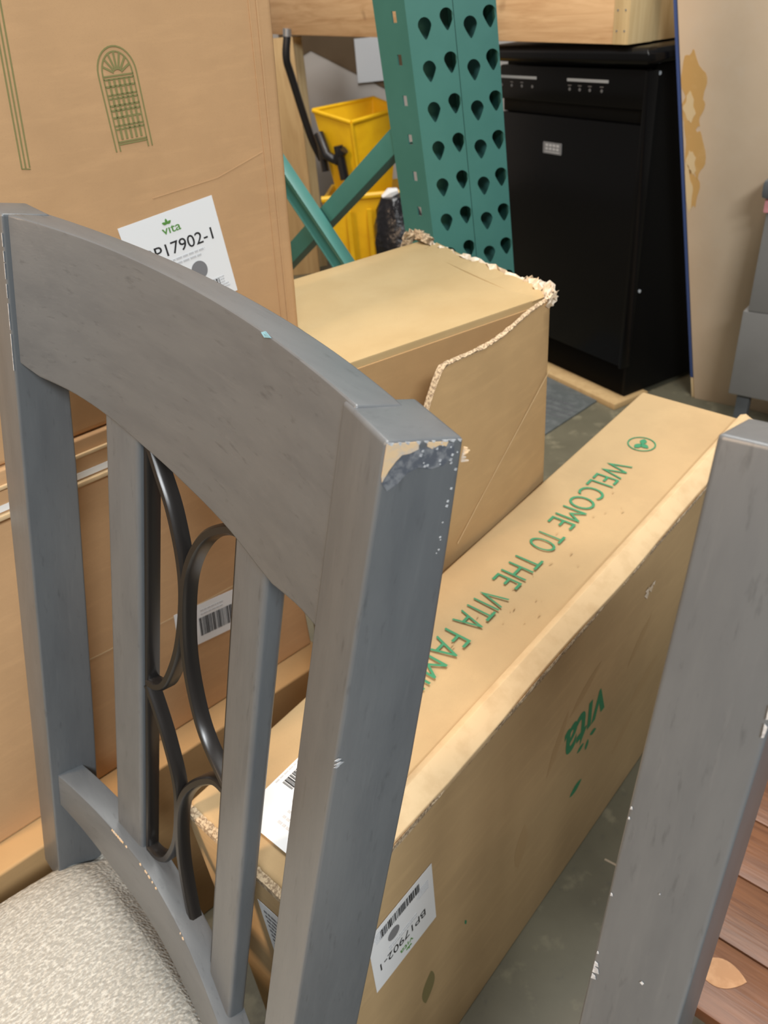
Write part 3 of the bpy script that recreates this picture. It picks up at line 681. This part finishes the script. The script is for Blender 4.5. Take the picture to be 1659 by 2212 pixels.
g = G(); ps = Plane(h0 + hn * .0125, h1 - h0, Z); ps.n = hn.copy()
stroke(g, ps, [(.012, .755), (.10, .695), (.18, .64), (.235, .60)], .0012, .0030); build(g, 'crease', STRIPK, pan, smooth=False)

# ------------------------------------------------------------------ storage rack upright
rk = thing('rack_upright', 'teal steel pallet rack upright with teardrop holes and cross braces', 'rack', (0.235, 1.42, 0))
LEAN = V((-.0775, 0, 1.0))
def RF(x, z, y=0.0): return V((.1086 + .0775 * 1.1825, 1.38 + y, 0)) + LEAN * z + V((x, 0, 0))
def holes_plate(g, pt, nx, nz, x_of, z_of, cw, ch, hole, dep):
    """a sheet of cells, each cell punched with a hole; pt(x, z, depth) places it"""
    m = len(hole)
    for i in range(nx):
        for j in range(nz):
            cx_, cz_ = x_of(i), z_of(i, j); x0, x1 = cw[i]; z0, z1 = cz_ - ch / 2, cz_ + ch / 2
            inner, outer = [], []
            for hx, hz in hole:
                inner.append((cx_ + hx, cz_ + hz)); a = math.atan2(hz, hx); ca, sa = math.cos(a), math.sin(a)
                sx = ((x1 - cx_) if ca > 0 else (x0 - cx_)) / ca if abs(ca) > 1e-6 else 1e9
                sz = (ch / 2 if sa > 0 else -ch / 2) / sa if abs(sa) > 1e-6 else 1e9
                t = min(sx, sz); outer.append((cx_ + ca * t, cz_ + sa * t))
            vs = [pt(x, z, 0) for x, z in outer] + [pt(x, z, 0) for x, z in inner] + [pt(x, z, dep) for x, z in inner] + [pt(x, z, dep) for x, z in outer]
            fs = []
            for k in range(m):
                l = (k + 1) % m; fs += [(k, l, m + l, m + k), (m + k, m + l, 2 * m + l, 2 * m + k), (2 * m + k, 2 * m + l, 3 * m + l, 3 * m + k)]
            g.add(vs, fs)
            # corners of the cell
            cor = [(x0, z0), (x1, z0), (x1, z1), (x0, z1)]
            for cx2, cz2 in cor:
                a = math.atan2(cz2 - cz_, cx2 - cx_); best = sorted(range(m), key=lambda k: abs((math.atan2(hole[k][1], hole[k][0]) - a + math.pi) % (2 * math.pi) - math.pi))[:1][0]
TD = []
for i in range(20):     # teardrop: round above, narrowing below
    a = 2 * math.pi * i / 20 + .05; x, z = .0105 * math.cos(a), .0115 * math.sin(a) + .0035
    if z < .0035: x *= max(.30, 1 - .58 * (.0035 - z) / .0115); z = .0035 - (.0035 - z) * 1.6
    TD.append((x, z))
def angfix(hole, x0, x1, ch):   # add points on the diagonals so cell corners are square
    out = sorted(hole, key=lambda p: math.atan2(p[1], p[0])); return out
PITCH = .0577; NZ = 27; ZB = 1.1436 - 17 * PITCH
XC = [.0262, .0606, .0957, .1262]; XE = [0, .0435, .0725, .111, .1374]; ZO = [0, .0095, -.004, .0075]
def cell(g, pt, cx_, cz_, x0, x1, z0, z1, hole, dep):
    import math as mm
    pts = []
    hs = sorted(hole, key=lambda p: mm.atan2(p[1], p[0]))
    ha = [mm.atan2(p[1], p[0]) for p in hs]
    angs = sorted(set([round(a, 5) for a in ha] + [round(mm.atan2(b - cz_, a - cx_), 5) for a in (x0, x1) for b in (z0, z1)]))
    inner, outer = [], []
    for a in angs:
        # inner by interpolation on the hole outline
        k = 0
        while k < len(ha) and ha[k] < a - 1e-5: k += 1
        p1, a1 = hs[k % len(hs)], ha[k % len(hs)] + (0 if k < len(hs) else 2 * mm.pi); p0_, a0 = hs[k - 1], ha[k - 1] - (0 if k > 0 else 2 * mm.pi)
        t = 0 if a1 == a0 else (a - a0) / (a1 - a0); inner.append((cx_ + p0_[0] + (p1[0] - p0_[0]) * t, cz_ + p0_[1] + (p1[1] - p0_[1]) * t))
        ca, sa = mm.cos(a), mm.sin(a)
        sx = ((x1 - cx_) if ca > 0 else (x0 - cx_)) / ca if abs(ca) > 1e-6 else 1e9
        sz = ((z1 - cz_) if sa > 0 else (z0 - cz_)) / sa if abs(sa) > 1e-6 else 1e9
        s = min(sx, sz); outer.append((cx_ + ca * s, cz_ + sa * s))
    m = len(angs)
    vs = [pt(x, z, 0) for x, z in outer] + [pt(x, z, 0) for x, z in inner] + [pt(x, z, dep) for x, z in inner] + [pt(x, z, dep) for x, z in outer]
    fs = []
    for k in range(m):
        l = (k + 1) % m; fs += [(k, l, m + l, m + k), (m + k, m + l, 2 * m + l, 2 * m + k), (2 * m + k, 2 * m + l, 3 * m + l, 3 * m + k)]
    g.add(vs, fs)
DIRD = V((-.6, .8, 0))
for half in (0, 1):
    g = G(); t = .0022
    for i in (half * 2, half * 2 + 1):
        for j in range(NZ):
            zc = ZB + j * PITCH; cell(g, lambda x, z, d: RF(x, z, d), XC[i], zc + ZO[i], XE[i], XE[i + 1] - (.0008 if i == 1 else 0), zc - PITCH / 2, zc + PITCH / 2, TD, t)
    zlo, zhi = ZB - PITCH / 2, ZB + (NZ - .5) * PITCH
    g.box(RF(XE[half * 2], 0, 0), V((XE[half * 2 + 2] - XE[half * 2] - .0008, 0, 0)), V((0, t, 0)), LEAN * zlo)
    x0, x1 = XE[half * 2], XE[half * 2 + 2] - .0008
    # inner flanges of this half
    g.box(RF(x0, 0, .055), V((x1 - x0, 0, 0)), V((0, t, 0)), LEAN * zhi)
    if half == 0:
        sq = [(.0050 * a, .0075 * b) for a, b in ((1, 0), (1, 1), (0, 1), (-1, 1), (-1, 0), (-1, -1), (0, -1), (1, -1))]
        for j in range(NZ):
            zc = ZB + j * PITCH; cell(g, lambda x, z, d: RF(0, z, 0) + DIRD * x + V((.8, .6, 0)) * d, .028, zc + .018, 0, .075, zc - PITCH / 2 + .018, zc + PITCH / 2 + .018, sq, t)
        g.box(RF(0, 0, 0), DIRD * .075, V((.8, .6, 0)) * t, LEAN * (zlo + .018))
        g.box(RF(x1 - t, 0, t), V((t, 0, 0)), V((0, .06, 0)), LEAN * zhi)
    else:
        g.box(RF(x0, 0, t), V((t, 0, 0)), V((0, .06, 0)), LEAN * zhi)
        g.box(RF(x1 - t, 0, t), V((t, 0, 0)), V((-.012, .066, 0)), LEAN * zhi)
    build(g, 'perforated_post', TEAL, rk, smooth=False)
g = G(); g.box(RF(-.05, 0, -.02), V((.24, 0, 0)), V((0, .12, 0)), V((0, 0, .008))); build(g, 'foot_plate', TEAL, rk, bevel=.001)
def BR(s, z, b=0.0): return V((.0758, 1.3809, 0)) + DIRD * s + V((.8, .6, 0)) * b + Z * z
def brace(p0, p1, wd, dep, b0):
    (s0, z0), (s1, z1) = p0, p1; d = V((s1 - s0, z1 - z0)).normalized(); nx, nz = -d.y * wd / 2, d.x * wd / 2; t = math.copysign(.003, dep)
    g = G(); prof = []
    for s, z in (p0, p1):
        prof.append([BR(s - nx, z - nz, b0), BR(s + nx, z + nz, b0), BR(s + nx, z + nz, b0 + dep), BR(s + nx * .85, z + nz * .85, b0 + dep), BR(s + nx * .85, z + nz * .85, b0 + t), BR(s - nx * .85, z - nz * .85, b0 + t), BR(s - nx * .85, z - nz * .85, b0 + dep), BR(s - nx, z - nz, b0 + dep)])
    g.sweep(prof); return build(g, 'brace', TEAL, rk, bevel=.0008)
brace((.035, .992), (.62, .605), .036, .030, .042)
brace((.04, .602), (.60, 1.10), .040, -.026, .036)
g = G(); g.box(BR(.60, 0, .0), DIRD * .07, V((.8, .6, 0)) * .08, Z * 1.7); build(g, 'rear_post', TEAL, rk, bevel=.003)

# ------------------------------------------------------------------ black dishwasher
C = V((.80, 2.253, 0)); FD = V((-.46, .888, 0)).normalized(); FN = V((-.888, -.46, 0)).normalized(); SD = -FN
dw = thing('dishwasher', 'black freestanding dishwasher with a small grey badge, standing behind the open carton', 'dishwasher', C + FD * .31 + SD * .3, rotz(math.atan2(FD.y, FD.x)))
def DW(a, b, z): return C + FD * a + SD * b + Z * z        # a along the front, b into the body
def dbox(name, a0, a1, b0, b1, z0, z1, m, par, bev=.003):
    g = G(); g.box(DW(a0, b0, z0), FD * (a1 - a0), SD * (b1 - b0), Z * (z1 - z0)); return build(g, name, m, par, bevel=bev)
dbox('cabinet', 0, .62, .03, .60, .022, .975, APPLS, dw)
g = G(); zz = [(.0, .985), (-.05, .985), (-.058, .992), (-.058, 1.010), (-.045, 1.022), (.0, 1.024)]
def wt(off, z): return [DW(-.052 - off + .03, -.03 - off, z), DW(-.03 - off, -.008 - off, z), DW(-.03 - off, .60, z), DW(.64 + off, .60, z), DW(.64 + off, -.03 - off, z)]
g.sweep([wt(0, .980), wt(.018, .984), wt(.024, .992), wt(.024, 1.008), wt(.014, 1.019), wt(0, 1.022)])
build(g, 'worktop', APPL, dw, bevel=.002)
dr = dbox('door', 0.004, .616, 0, .03, .135, .835, APPL, dw, .005)
cp = dbox('control_panel', .004, .616, -.004, .03, .872, .968, APPL, dw, .006)
dbox('handle_recess', .004, .616, .012, .03, .836, .871, APPLS, dw, .002)
dbox('kick_panel', .01, .61, .03, .05, .022, .13, APPLS, dw, .002)
dbox('trim_strip', -.006, .006, -.003, .035, .13, .965, APPL, dw, .002)
fpn = Plane(C + FN * .004, -FD, Z)
g = G()
for a0, a1 in ((.615, .436), (.300, .134)): slab(g, fpn, -a0, .932, -a1, .9395, .0006, .0008)
each(g, 'silver_legend_strip', SILVER, cp, smooth=False)
g = G()
for a in (.605, .555, .505, .455, .288, .246, .205, .158): shape(g, fpn, ell(-a, .912, .0042, .0042, 14), .0004, .001)
each(g, 'button', BADGE, cp, smooth=False)
g = G(); rr = random.Random(3)
for a in (.288, .246, .205, .158, .555, .505): slab(g, fpn, -a - .008, .9205, -a + .006, .9225, .0004, .0003)
flat(g, 'printed_legend', GREYINK, cp)
fpd = Plane(C, -FD, Z)
g = G(); sb = [(x, z) for x, z in ((-.399, .730), (-.318, .730), (-.316, .733), (-.316, .760), (-.318, .763), (-.399, .763), (-.401, .760), (-.401, .733))]; shape(g, fpd, sb, .0005, .0012); bd = flat(g, 'badge', BADGE, dr)
g = G()
for k in range(4): slab(g, fpd, -.389 + k * .0165, .751, -.389 + k * .0165 + .012, .758, .0018); slab(g, fpd, -.389 + k * .0165, .741, -.389 + k * .0165 + .011, .7475, .0018)
slab(g, fpd, -.392, .7345, -.325, .7365, .0018); flat(g, 'badge_marks', mat('light_badge_print', (.42, .44, .47), .4), bd)
for b, z in ((.012, .965), (.020, .381)):
    g = G(); s0 = Plane(DW(0, 0, 0), SD, Z); s0.n = -FD; shape(g, s0, ell(b + .03, z - .01, .005, .005, 12), .0005, .003); build(g, 'screw', SILVER, dw)
g = G(); g.box(DW(-.02, -.03, 0), FD * .66, SD * .15, Z * .020); tag(build(g, 'wooden_base_board', PLY, None, DW(.3, .15, 0), bevel=.002), 'thin tan board on the floor under the front of the black dishwasher', 'board')
g = G(); g.prism([(.640, 2.56, .001), (.755, 2.300, .001), (.52, 2.095, .001), (.36, 2.40, .001)], (0, 0, .004)); mt = build(g, 'dark_floor_mat', MATDARK, None, (.56, 2.3, .001))
tag(mt, 'dark grey printed sheet lying on the floor in front of the dishwasher', 'floor mat')
g = G(); mp_ = Plane((.60, 2.24, .005), (.66, -.75, 0), (.75, .66, 0)); smallprint(g, mp_, -.10, .06, .16, 4, .03, .0003, 4); mm_ = build(g, 'faded_print', GREYDARK, mt, smooth=False)

# ------------------------------------------------------------------ wooden crate above
CC = V((.741, 2.252, 1.0275)); CD = V((-.46, .888, .017)).normalized(); CS = V((.888, .46, -.01)).normalized()
cr = thing('wooden_crate', 'pale pine crate resting on top of the black dishwasher', 'crate', CC + CD * .9, rotz(math.atan2(CD.y, CD.x)))
for k in range(3):
    g = G(); g.box(CC + CD * .056 + Z * (.16 * k), CD * 2.55, CS * .022, Z * .157); build(g, 'front_board', PINE, cr, bevel=.002)
for d0, w0 in ((0.0, .055), (2.607, .055)):
    g = G(); g.box(CC + CD * d0 - CS * .002, CD * w0, CS * .088, Z * .48); build(g, 'corner_post', PINEPOST, cr, bevel=.002)
for k in range(3):
    g = G(); g.box(CC + CS * .087 + CD * .008 + Z * (.16 * k), CS * .46, CD * .022, Z * .157); build(g, 'side_board', PINEPOST, cr, bevel=.002)
g = G(); g.box(CC + CS * .03 + CD * .03 + Z * .002, CD * 2.50, CS * .50, Z * .018); build(g, 'crate_floor', PINE, cr, bevel=.002)
g = G(); npn = Plane(CC - CS * .0022, -CD, Z)
for k in range(10): shape(g, npn, ell(-.014 - .027 * (k % 2), .03 + .045 * (k // 2), .0028, .0028, 8), .0, .0005)
each(g, 'nail', STEEL, cr, smooth=False)

# ------------------------------------------------------------------ leaning hardboard sheet
B0 = V((1.056, 2.247, 0)); PD = V((.75, -.66, 0)).normalized(); PNn = V((-.66, -.75, 0)).normalized(); PU = V((-.205, -.065, 1.0))
ps_ = thing('hardboard_sheet', 'tan hardboard sheet with a blue painted edge and amber glue stains, leaning beside the dishwasher', 'board', B0)
def PB(x, z, b=0.0): return B0 + PD * x + PU * z + PNn * b
g = G(); g.box(PB(0, 0), PD * .85, -PNn * .012, PU * 1.6); build(g, 'sheet', MDF, ps_, bevel=.001)
g = G(); g.box(PB(-.0125, .075, -.006), PD * .0125, -PNn * .007, PU * 1.525); build(g, 'blue_edge', BLUE, ps_, bevel=.0006)
g = G(); g.box(PB(-.0115, .0, -.006), PD * .0115, -PNn * .007, PU * .073); build(g, 'bare_edge', GLUEPALE, ps_, bevel=.0006)
pp = Plane(B0, PD, PU); pp.n = PNn.copy(); pp.u = PU.copy()
def blob(cx_, cz_, rx, rz, seed):
    q_ = random.Random(seed); ph = [q_.uniform(0, 6.28) for _ in range(3)]
    return [(max(.001, cx_ + rx * math.cos(a) * (1 + .22 * math.sin(3 * a + ph[0]) + .12 * math.sin(5 * a + ph[1]))), cz_ + rz * math.sin(a) * (1 + .2 * math.sin(2 * a + ph[2]) + .12 * math.sin(7 * a + ph[1]))) for a in [2 * math.pi * i / 36 for i in range(36)]]
g = G(); shape(g, pp, blob(.030, .925, .030, .070, 1), .0003, .0003); shape(g, pp, blob(.024, .865, .030, .050, 2), .0004, .0003); shape(g, pp, blob(.026, .775, .026, .075, 3), .0003, .0003); shape(g, pp, blob(.014, .68, .020, .06, 4), .0003, .0003)
each(g, 'glue_stain', GLUE, ps_, smooth=False)
g = G(); shape(g, pp, blob(.020, .880, .014, .030, 5), .0008, .0003); shape(g, pp, blob(.020, .745, .012, .028, 6), .0008, .0003); shape(g, pp, blob(.008, .675, .010, .055, 7), .0008, .0003); each(g, 'glue_stain', GLUEPALE, ps_, smooth=False)

# ------------------------------------------------------------------ grey cabinet at the right edge
cb = thing('grey_cabinet', 'grey cabinet with pink foam under its top edge, at the right edge of the photo', 'cabinet', (1.32, 1.86, 0))
CX = PD.copy(); CY = -PNn
def CB(x, y, z): return V((1.020, 1.965, 0)) + CX * x + CY * y + Z * z
def cbox(name, x0, x1, y0, y1, z0, z1, m, bev=.004):
    g = G(); g.box(CB(x0, y0, z0), CX * (x1 - x0), CY * (y1 - y0), Z * (z1 - z0)); return build(g, name, m, cb, bevel=bev)
cbox('top', -.004, .5, -.02, .085, .690, .735, GREYDARK, .012)
cbox('foam_strip', .005, .5, -.005, .08, .655, .690, PINK, .004)
cbox('upper_body', .012, .49, 0, .08, .40, .655, GREYLAM)
cbox('lower_body', .000, .49, .0, .08, .155, .40, GREYLAM)
for x in (.02, .44): cbox('leg', x, x + .035, .02, .05, .012, .155, GREYDARK, .003)
cbox('foot_rail', -.01, .5, .0, .06, .0, .014, STEEL, .003)

# ------------------------------------------------------------------ yellow mop bucket by the back wall
mb = thing('mop_bucket', 'yellow mop bucket with side-press wringer by the back wall', 'mop bucket', (0.03, 3.66, 0))
def MB(x, y, z): return V((0, 3.62, 0)) + V((x, y, z))
K = [V((.030, -.10, 0)), V((.235, .02, 0)), V((.14, .19, 0)), V((-.125, .02, 0))]
def kk(i, z, sc=1.0, dx=0.0, dy=0.0):
    cen = sum(K, V()) / 4; p = cen + (K[i] - cen) * sc; return MB(p.x + dx, p.y + dy, z)
def shell(g, lo, hi, t=.93):   # open tapered box
    g.sweep([lo, hi, [sum(hi, V()) / 4 + (p - sum(hi, V()) / 4) * t for p in hi], [sum(lo, V()) / 4 + (p - sum(lo, V()) / 4) * t + Z * .01 for p in lo]])
g = G(); shell(g, [kk(i, .40, .62, .0, -.02) for i in range(4)], [kk(0, .755), kk(1, .775), kk(2, .805), kk(3, .800)])
wr = build(g, 'wringer', YELLOW, mb, bevel=.006)
g = G()
hi = [kk(0, .755), kk(1, .775), kk(2, .805), kk(3, .800)]
for i in range(4): 
    a, b = hi[i], hi[(i + 1) % 4]; g.tube([a, b], .009, 8)
g.tube([kk(0, .755), kk(0, .40, .62, .0, -.02)], .008, 8); build(g, 'rim', YELLOW, wr)
g = G(); a, b = kk(3, .665, .92), kk(0, .635, .92)
outw = V((-.55, -.75, 0))
g.tube([a.lerp(b, .12) + outw * .035 + Z * .055, a.lerp(b, .35) + outw * .05 - Z * .02, a.lerp(b, .62) + outw * .05 - Z * .03, a.lerp(b, .85) + outw * .045 + Z * .02], .022, 10)
g.tube([a.lerp(b, .12) + outw * .035 + Z * .055, a.lerp(b, .22) + outw * .04 - Z * .09], .016, 8); g.tube([a.lerp(b, .72) + outw * .05 + Z * .03, a.lerp(b, .80) + outw * .045 - Z * .10], .020, 8)
build(g, 'press_lever', BLACKP, wr)
g = G(); shell(g, [MB(-.10, -.06, .07), MB(.16, -.08, .07), MB(.20, .22, .07), MB(-.06, .24, .07)], [MB(-.13, -.11, .47), MB(.22, -.13, .47), MB(.26, .28, .45), MB(-.09, .30, .45)])
bk = build(g, 'bucket', YELLOW, mb, bevel=.012)
g = G()
for x in (-.03, .06, .15): g.box(MB(x, -.135 + .02, .12), V((.018, -.004, 0)), V((0, .02, 0)), V((0, -.035, .30)))
g.tube([MB(-.13, -.11, .47), MB(.22, -.13, .47)], .014, 8); g.tube([MB(.22, -.13, .47), MB(.26, .28, .45)], .014, 8); build(g, 'rim', YELLOW, bk)
for x, y in ((-.09, -.05), (.15, -.06), (.18, .20), (-.06, .22)):
    g = G(); g.tube([MB(x - .012, y, .035), MB(x + .012, y, .035)], .035, 14); w_ = build(g, 'caster', GREYDARK, mb)
    g = G(); g.tube([MB(x, y, .03), MB(x, y, .08)], .010, 8); build(g, 'caster_stem', STEEL, w_)
g = G(); g.tube(catmull([MB(-.115, .08, .60), MB(-.150, .06, .70), MB(-.195, .02, .93), MB(-.205, .0, 1.0), MB(-.190, 0, 1.075)], 6), .016, 10); build(g, 'handle_bar', BLACKP, mb)
g = G(); g.tube([MB(-.190, 0, 1.073), MB(-.186, 0, 1.10)], .017, 10); build(g, 'grip_end', STEEL, mb)
# black bag
g = G(); rings = []; q_ = random.Random(8)
for i in range(10):
    t = i / 9; rad = .125 * math.sin(math.pi * (.12 + .80 * t)) ** .6
    rings.append([V((.185 + .02 * math.sin(t * 4), 3.26, .0)) + V((math.cos(2 * math.pi * k / 18) * rad * q_.uniform(.86, 1.1), math.sin(2 * math.pi * k / 18) * rad * q_.uniform(.86, 1.1), .02 + .49 * t)) for k in range(18)])
g.sweep(rings); bag = build(g, 'rubbish_bag', BLACKBAG, None, (.185, 3.26, 0)); tag(bag, 'black plastic bag slumped in front of the yellow mop bucket', 'bag')
g = G(); q0_ = V((.125, 3.26, .505)); g.tube([q0_, q0_ + V((.03, 0, .015)), q0_ + V((.06, .01, .02))], .02, 8, [.012, .022, .012]); build(g, 'white_tie', LABEL, bag)

# boards standing behind the tall carton
g = G(); g.hexa([V((-.62, 4.05, 0)), V((-.205, 4.05, 0)), V((-.205, 4.10, 0)), V((-.62, 4.10, 0)), V((-.62, 4.05, 1.055)), V((-.190, 4.05, 1.055)), V((-.190, 4.10, 1.055)), V((-.62, 4.10, 1.055))])
tag(build(g, 'plywood_board', PLY, None, (-.4, 4.07, 0), bevel=.002), 'tan plywood board standing upright behind the tall carton, left of the mop bucket', 'board')
g = G(); g.hexa([V((-.30, 4.16, 0)), V((-.165, 4.16, 0)), V((-.165, 4.19, 0)), V((-.30, 4.19, 0)), V((-.28, 4.16, 1.05)), V((-.155, 4.16, 1.05)), V((-.155, 4.19, 1.05)), V((-.28, 4.19, 1.05))])
tag(build(g, 'wooden_batten', PINEPOST, None, (-.23, 4.17, 0), bevel=.002), 'pale wooden batten standing just behind the plywood board', 'board')
g = G(); g.prism([(-.31, 5.018, 1.10), (.42, 5.018, 1.10), (.42, 5.018, .67), (.285, 5.018, .708), (-.143, 5.018, .948), (-.31, 5.018, .88)], (0, -.004, 0)); tag(build(g, 'brown_wall_area', WALLBROWN, None, (.05, 5.018, .7)), 'dark brown area on the back wall with a slanting lower edge, under the pine crate', 'panel')  # thin dark brown shape laid flat against the wall
g = G(); g.box((.103, 5.005, .765), (.21, 0, 0), (0, .006, 0), (0, 0, .216)); tag(build(g, 'paper_sheet', SHEET, None, (.208, 5.008, .765)), 'white paper sheet pinned to the back wall beside the teal rack', 'paper')

# ------------------------------------------------------------------ slatted red-brown bench, bottom right
bn = thing('wooden_bench', 'low red-brown slatted wooden bench, bottom right corner behind the grey chair post', 'bench', (.62, .50, 0), rotz(math.atan2(NN.y, NN.x)))
BX = NN.copy(); BY = -D
def BN(x, y, z): return V((.262, .42, 0)) + BX * x + BY * y + Z * z
for k in range(5):
    g = G(); g.box(BN(.0, -.02 + .088 * k, .235), BX * .80, BY * .0872, Z * .022); build(g, 'slat', REDWOOD, bn, bevel=.004)
for x in (.06, .68):
    g = G(); g.box(BN(x, -.01, .195), BX * .05, BY * .41, Z * .039); build(g, 'bearer', REDWOOD, bn, bevel=.003)
    for y in (.0, .35):
        g = G(); g.box(BN(x, y, 0), BX * .05, BY * .05, Z * .195); build(g, 'leg', REDWOOD, bn, bevel=.003)
g = G(); bp = Plane(BN(0, 0, .257), BX, BY)
shape(g, bp, [(.055 + (x - .075) * .8, y) for x, y in leafpts(.075, .030, .068, .034, .25)], .0003, .0004); flat(g, 'bare_patch', ORANGEWOOD, bn)
